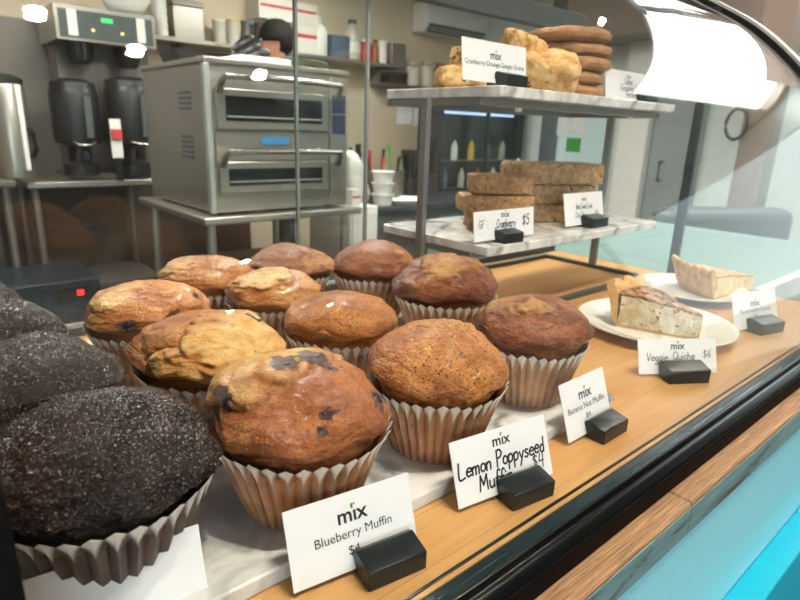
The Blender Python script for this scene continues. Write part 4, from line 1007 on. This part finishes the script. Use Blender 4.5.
for k in range(3):
    x, y, r, h = oncounter(365, 170, 383, 178, 3.12); x += .06; t = thing('tub', ('bottom white tub of the stack on the prep counter', 'middle white tub of the stack on the prep counter', 'topmost white tub of the stack on the prep counter')[k], 'tub', (x+.02, y, zz), 0, 'stacked white tubs'); part('body', MB().lathe([(r*.8, 0), (r*.95, .065)], 24), M['white'], t); part('lid', MB().lathe([(r*1.05, .065), (r*1.05, .075)], 24), M['white'], t); zz += .0755
x, y, r, h = oncounter(384, 194, 420, 206, 3.2); o = part('tray', MB().lathe([(.001, .003), (r*.9, .003), (r, .02), (r*1.02, .02), (r*.92, 0), (.001, 0)], 40, caps=False), M['white'], None); o.location = (x, y, zP); tag(o, 'round white tray on the prep counter', 'tray')
rr = random.Random(5)
for k, (px_, colr) in enumerate((((352, 134), 'black'), ((374, 130), 'red'), ((392, 134), 'green'))):
    x, y, r, h = oncounter(px_[0]-8, 168, px_[0]+10, 190, 3.42)
    t = thing('utensil_crock', ('dark crock of utensils beside the white bag', 'dark crock holding red handled utensils', 'dark crock holding green handled utensils')[k], 'utensil holder', (x, y, zP), 0, 'utensil crocks on the prep counter')
    h = .2; part('pot', MB().lathe([(r*.85, 0), (r, h*.3), (r, h), (r*.9, h), (r*.88, .02), (.001, .02)], 20), M['steel_dark'], t)
    for q in range(4):
        a = rr.uniform(0, 6.3); e = Vector((cos(a)*.07, sin(a)*.05, h+rr.uniform(.08, .2))); b0 = Vector((cos(a)*.02, sin(a)*.02, .04))
        part('utensil', MB().tube([b0, b0.lerp(e, .6), e], [.006, .007, .012], 8), M[colr if q % 2 else 'black'], t)
for k, (x0, y0, x1, y1, Y, mm) in enumerate(((402, 150, 418, 186, 3.52, 'black'), (421, 138, 436, 190, 3.5, 'navy'))):
    x, y, r, h = oncounter(x0, y0, x1, y1, Y); t = thing('blender', ('black jar blender behind the round tray', 'dark blue jar blender behind the left rack leg')[k], 'blender', (x, y, zP), 0, 'blenders on the prep counter')
    part('base', MB().lathe([(r, 0), (r*.8, h*.35)], 20), M[mm], t); part('jar', MB().lathe([(r*.6, h*.35), (r*.85, h*.9)], 20), M['dark_glass'], t); part('lid', MB().lathe([(r*.9, h*.9), (r*.9, h)], 20), M['black'], t)
for k, (x0, y0, x1, y1) in enumerate(((398, 101, 413, 124), (415, 101, 431, 126))):
    a, b, z0, z1 = G(x0, y0, x1, y1, 4.63); o = part('notice', MB().box(a, 4.644, z0, b, 4.649, z1), M['paper'], None); tag(o, ('left white notice taped to the back wall', 'right white notice taped to the back wall')[k], 'notice', 'notices on the back wall')
# second wall shelf with bags
SY2 = 4.4; zs2 = atY(430, 87, SY2).z; a, b = atY(386, 84, SY2).x, atY(452, 88, SY2).x
o = part('wall_shelf', MB().box(-(b-a)/2, -.22, 0, (b-a)/2, .0, .025), M['steel_dark'], None, .002); o.location = ((a+b)/2, 4.64, zs2-.025); tag(o, 'short wall shelf behind the scone end of the rack', 'shelf')
for k, (x0, x1, yt, mm) in enumerate(((389, 406, 72, 'black'), (409, 421, 62, 'clear_plastic'), (423, 435, 61, 'clear_plastic'), (437, 448, 63, 'brown'))):
    a, b, _, z1 = G(x0, yt, x1, 85, SY2+.06); t = thing('storage_bag' if k else 'storage_box', ('dark box at the left end of the short shelf', 'beige bag beside the dark box on the short shelf', 'second beige bag on the short shelf', 'brown bag behind the left scones')[k], 'bag' if k else 'box', ((a+b)/2, SY2+.1, zs2), 0, 'bags on the short shelf' if k else None)
    r = (b-a)/2; h = max(.06, z1-zs2)
    if k: part('bag', MB().lathe([(r*.85, 0), (r, h*.1), (r*.95, h*.7), (r*.5, h*.85), (r*.65, h)], 14), M[mm], t); part('tie', MB().lathe([(r*.55, h*.83), (r*.57, h*.87)], 14), M['blue_tub'], t)
    else: part('box', MB().box(-r, -.06, 0, r, .08, h*.85), M[mm], t, .004); part('lid', MB().box(-r*1.03, -.063, h*.85, r*1.03, .083, h), M['dark_grey'], t, .003)

# tall drinks fridge behind the rack
fa, fb, _, fz1 = G(440, 100, 522, 200, 3.75)
t = thing('drinks_fridge', 'dark glass door drinks fridge behind the rack', 'fridge', ((fa+fb)/2, 3.75, FZ)); w = (fb-fa)/2; h = fz1-FZ
part('cabinet', MB().box(-w, .1, 0, w, .3, h).box(-w, 0, 0, w, .1, .2).box(-w, 0, h-.1, w, .1, h).box(-w, 0, .2, -w+.03, .1, h-.1).box(w-.03, 0, .2, w, .1, h-.1), M['navy'], t)
part('light_bar', MB().box(-w+.1, .06, h-.13, w-.1, .09, h-.11), M['fridge_light'], t)
for z in (.5, .8, 1.05): part('shelf', MB().box(-w+.03, .01, z, w-.03, .1, z+.01), M['grey_metal'], t)
dd = part('door', MB().box(-w, -.03, .2, w, -.02, h-.02), M['door_glass'], t); part('handle', MB().tube([(w-.1, -.035, .7), (w-.1, -.06, .72), (w-.1, -.06, 1.05), (w-.1, -.035, 1.07)], .009), M['chrome'], dd)
part('frame', MB().box(-.02, -.034, .2, .02, -.019, h-.02), M['black'], dd)
for k in range(9):
    x = fa+.12+k*(fb-fa-.2)/8.5; z = FZ+(1.06 if k % 2 else .81); c = ('blue_tub', 'white', 'clear_plastic', 'yellow', 'red')[k % 5]
    b_ = thing('bottle', 'small %s drink bottle on the %s shelf of the dark fridge' % (('blue grey', 'white', 'cloudy', 'yellow', 'red')[k % 5], 'upper' if k % 2 else 'middle'), 'bottle', (x, 3.80, z), 0, 'bottles in the fridge')
    part('body', MB().lathe([(.03, 0), (.032, .01), (.032, .12), (.012, .16), (.012, .175)], 12), M[c], b_); part('cap', MB().cyl(.014, .175, .19, n=10), M['black'], b_)

# ------------------------------------------------------------------ cafe end of the room, right of the case
def GX(x0, y0, x1, y1, X):
    xm, ym = (x0+x1)/2, (y0+y1)/2; return atX(x1, ym, X).y, atX(x0, ym, X).y, atX(xm, y1, X).z, atX(xm, y0, X).z
a, b, _, _ = GX(536, 100, 546, 260, 4.85); struct('trim_3', MB().box(4.85, a, FZ, 4.97, b, CZ), M['black'])
a, b, _, _ = GX(612, 100, 640, 260, 4.85); struct('trim_4', MB().box(4.85, a, FZ, 4.99, b, CZ), M['white'])
a, b, z0, z1 = GX(548, 112, 606, 172, 4.95); w3 = (a, b, z0, z1)
M['win_pane'] = emit('garden_window_pane', (.62, .74, .68), .5)
struct('window_4', MB().box(4.975, a, z0, 4.985, b, z1), M['win_pane'])
mb = MB(); mb.box(4.95, a-.03, z0-.04, 5, b+.03, z0).box(4.95, a-.03, z1, 5, b+.03, z1+.04).box(4.95, a-.04, z0-.04, 5, a, z1+.04).box(4.95, b, z0-.04, 5, b+.04, z1+.04); struct('trim_5', mb, M['white'])
for k, (x0, y0, x1, y1, mm) in enumerate(((552, 116, 566, 135, 'white'), (570, 114, 586, 133, 'white'), (566, 138, 580, 152, 'green'))):
    a, b, z0, z1 = GX(x0, y0, x1, y1, 4.94); o = part('notice', MB().box(4.945, a, z0, 4.95, b, z1), M[mm], None); tag(o, ('white notice on the window behind the seed bars', 'second white notice on the window, nearer the right rack leg', 'green notice below the white ones on the window')[k], 'notice', 'notices on the window')
a, b, _, z1 = GX(644, 96, 692, 260, 4.9); struct('door_1', MB().box(4.93, a, FZ, 5, b, z1+.5), M['edge_grey'])
o = part('door_handle', MB().tube([(4.93, b-.12, -.08), (4.89, b-.12, -.08), (4.89, b-.12, .08), (4.93, b-.12, .08)], .012), M['black'], None); tag(o, 'black pull handle on the grey door', 'door handle')
a, b, z0, z1 = GX(690, 0, 770, 50, 4.6); struct('trim_6', MB().box(4.5, a-1.2, z0+.15, 5, b+1.0, CZ), M['pillar'])
pc = atX(746, 180, 3.3)
struct('pillar_1', MB().box(3.3, pc.y-.07, FZ, 3.44, pc.y+.07, CZ), M['pillar'], .006)
pr = atX(736, 124, 3.28)
o = part('hanging_strap', MB().tube([(3.285-.012*0, pr.y+.05*cos(k*pi/10), pr.z+.075*sin(k*pi/10)) for k in range(20)], .009, 8, True), M['black'], None); tag(o, 'dark looped strap hanging on the taupe pillar', 'strap')
# side counter beyond the case end
t = thing('side_counter', 'pale sea green counter continuing beyond the end of the case', 'counter', (1.65, .75, FZ))
part('worktop', MB().box(-.44, -.39, -FZ-.06, .42, .55, -FZ-.02), M['sea'], t, .004); part('carcass', MB().box(-.42, -.37, 0, .40, .53, -FZ-.06), M['wall_pale'], t); part('edge_board', MB().box(-.44, -.41, -FZ-.07, .42, -.39, -FZ+.002), M['white'], t, .002)
# armchair near the side counter
ac = atX(790, 232, 2.9)
t = thing('lounge_chair', 'dark grey lounge chair beyond the side counter', 'chair', (2.75, ac.y, FZ), -.5)
part('seat', MB().box(-.32, -.3, .25, .32, .32, .45), M['dark_grey'], t, .05, 4)
part('backrest', MB().box(-.34, .24, .3, .34, .40, 1.02), M['dark_grey'], t, .05, 4)
for s_ in (-1, 1):
    part('armrest', MB().box(s_*.40-.06, -.3, .15, s_*.40+.06, .34, .66), M['dark_grey'], t, .04, 3)
    for y in (-.24, .28): part('leg', MB().cyl(.02, 0, .26, (s_*.30, y, 0), 10), M['black'], t)
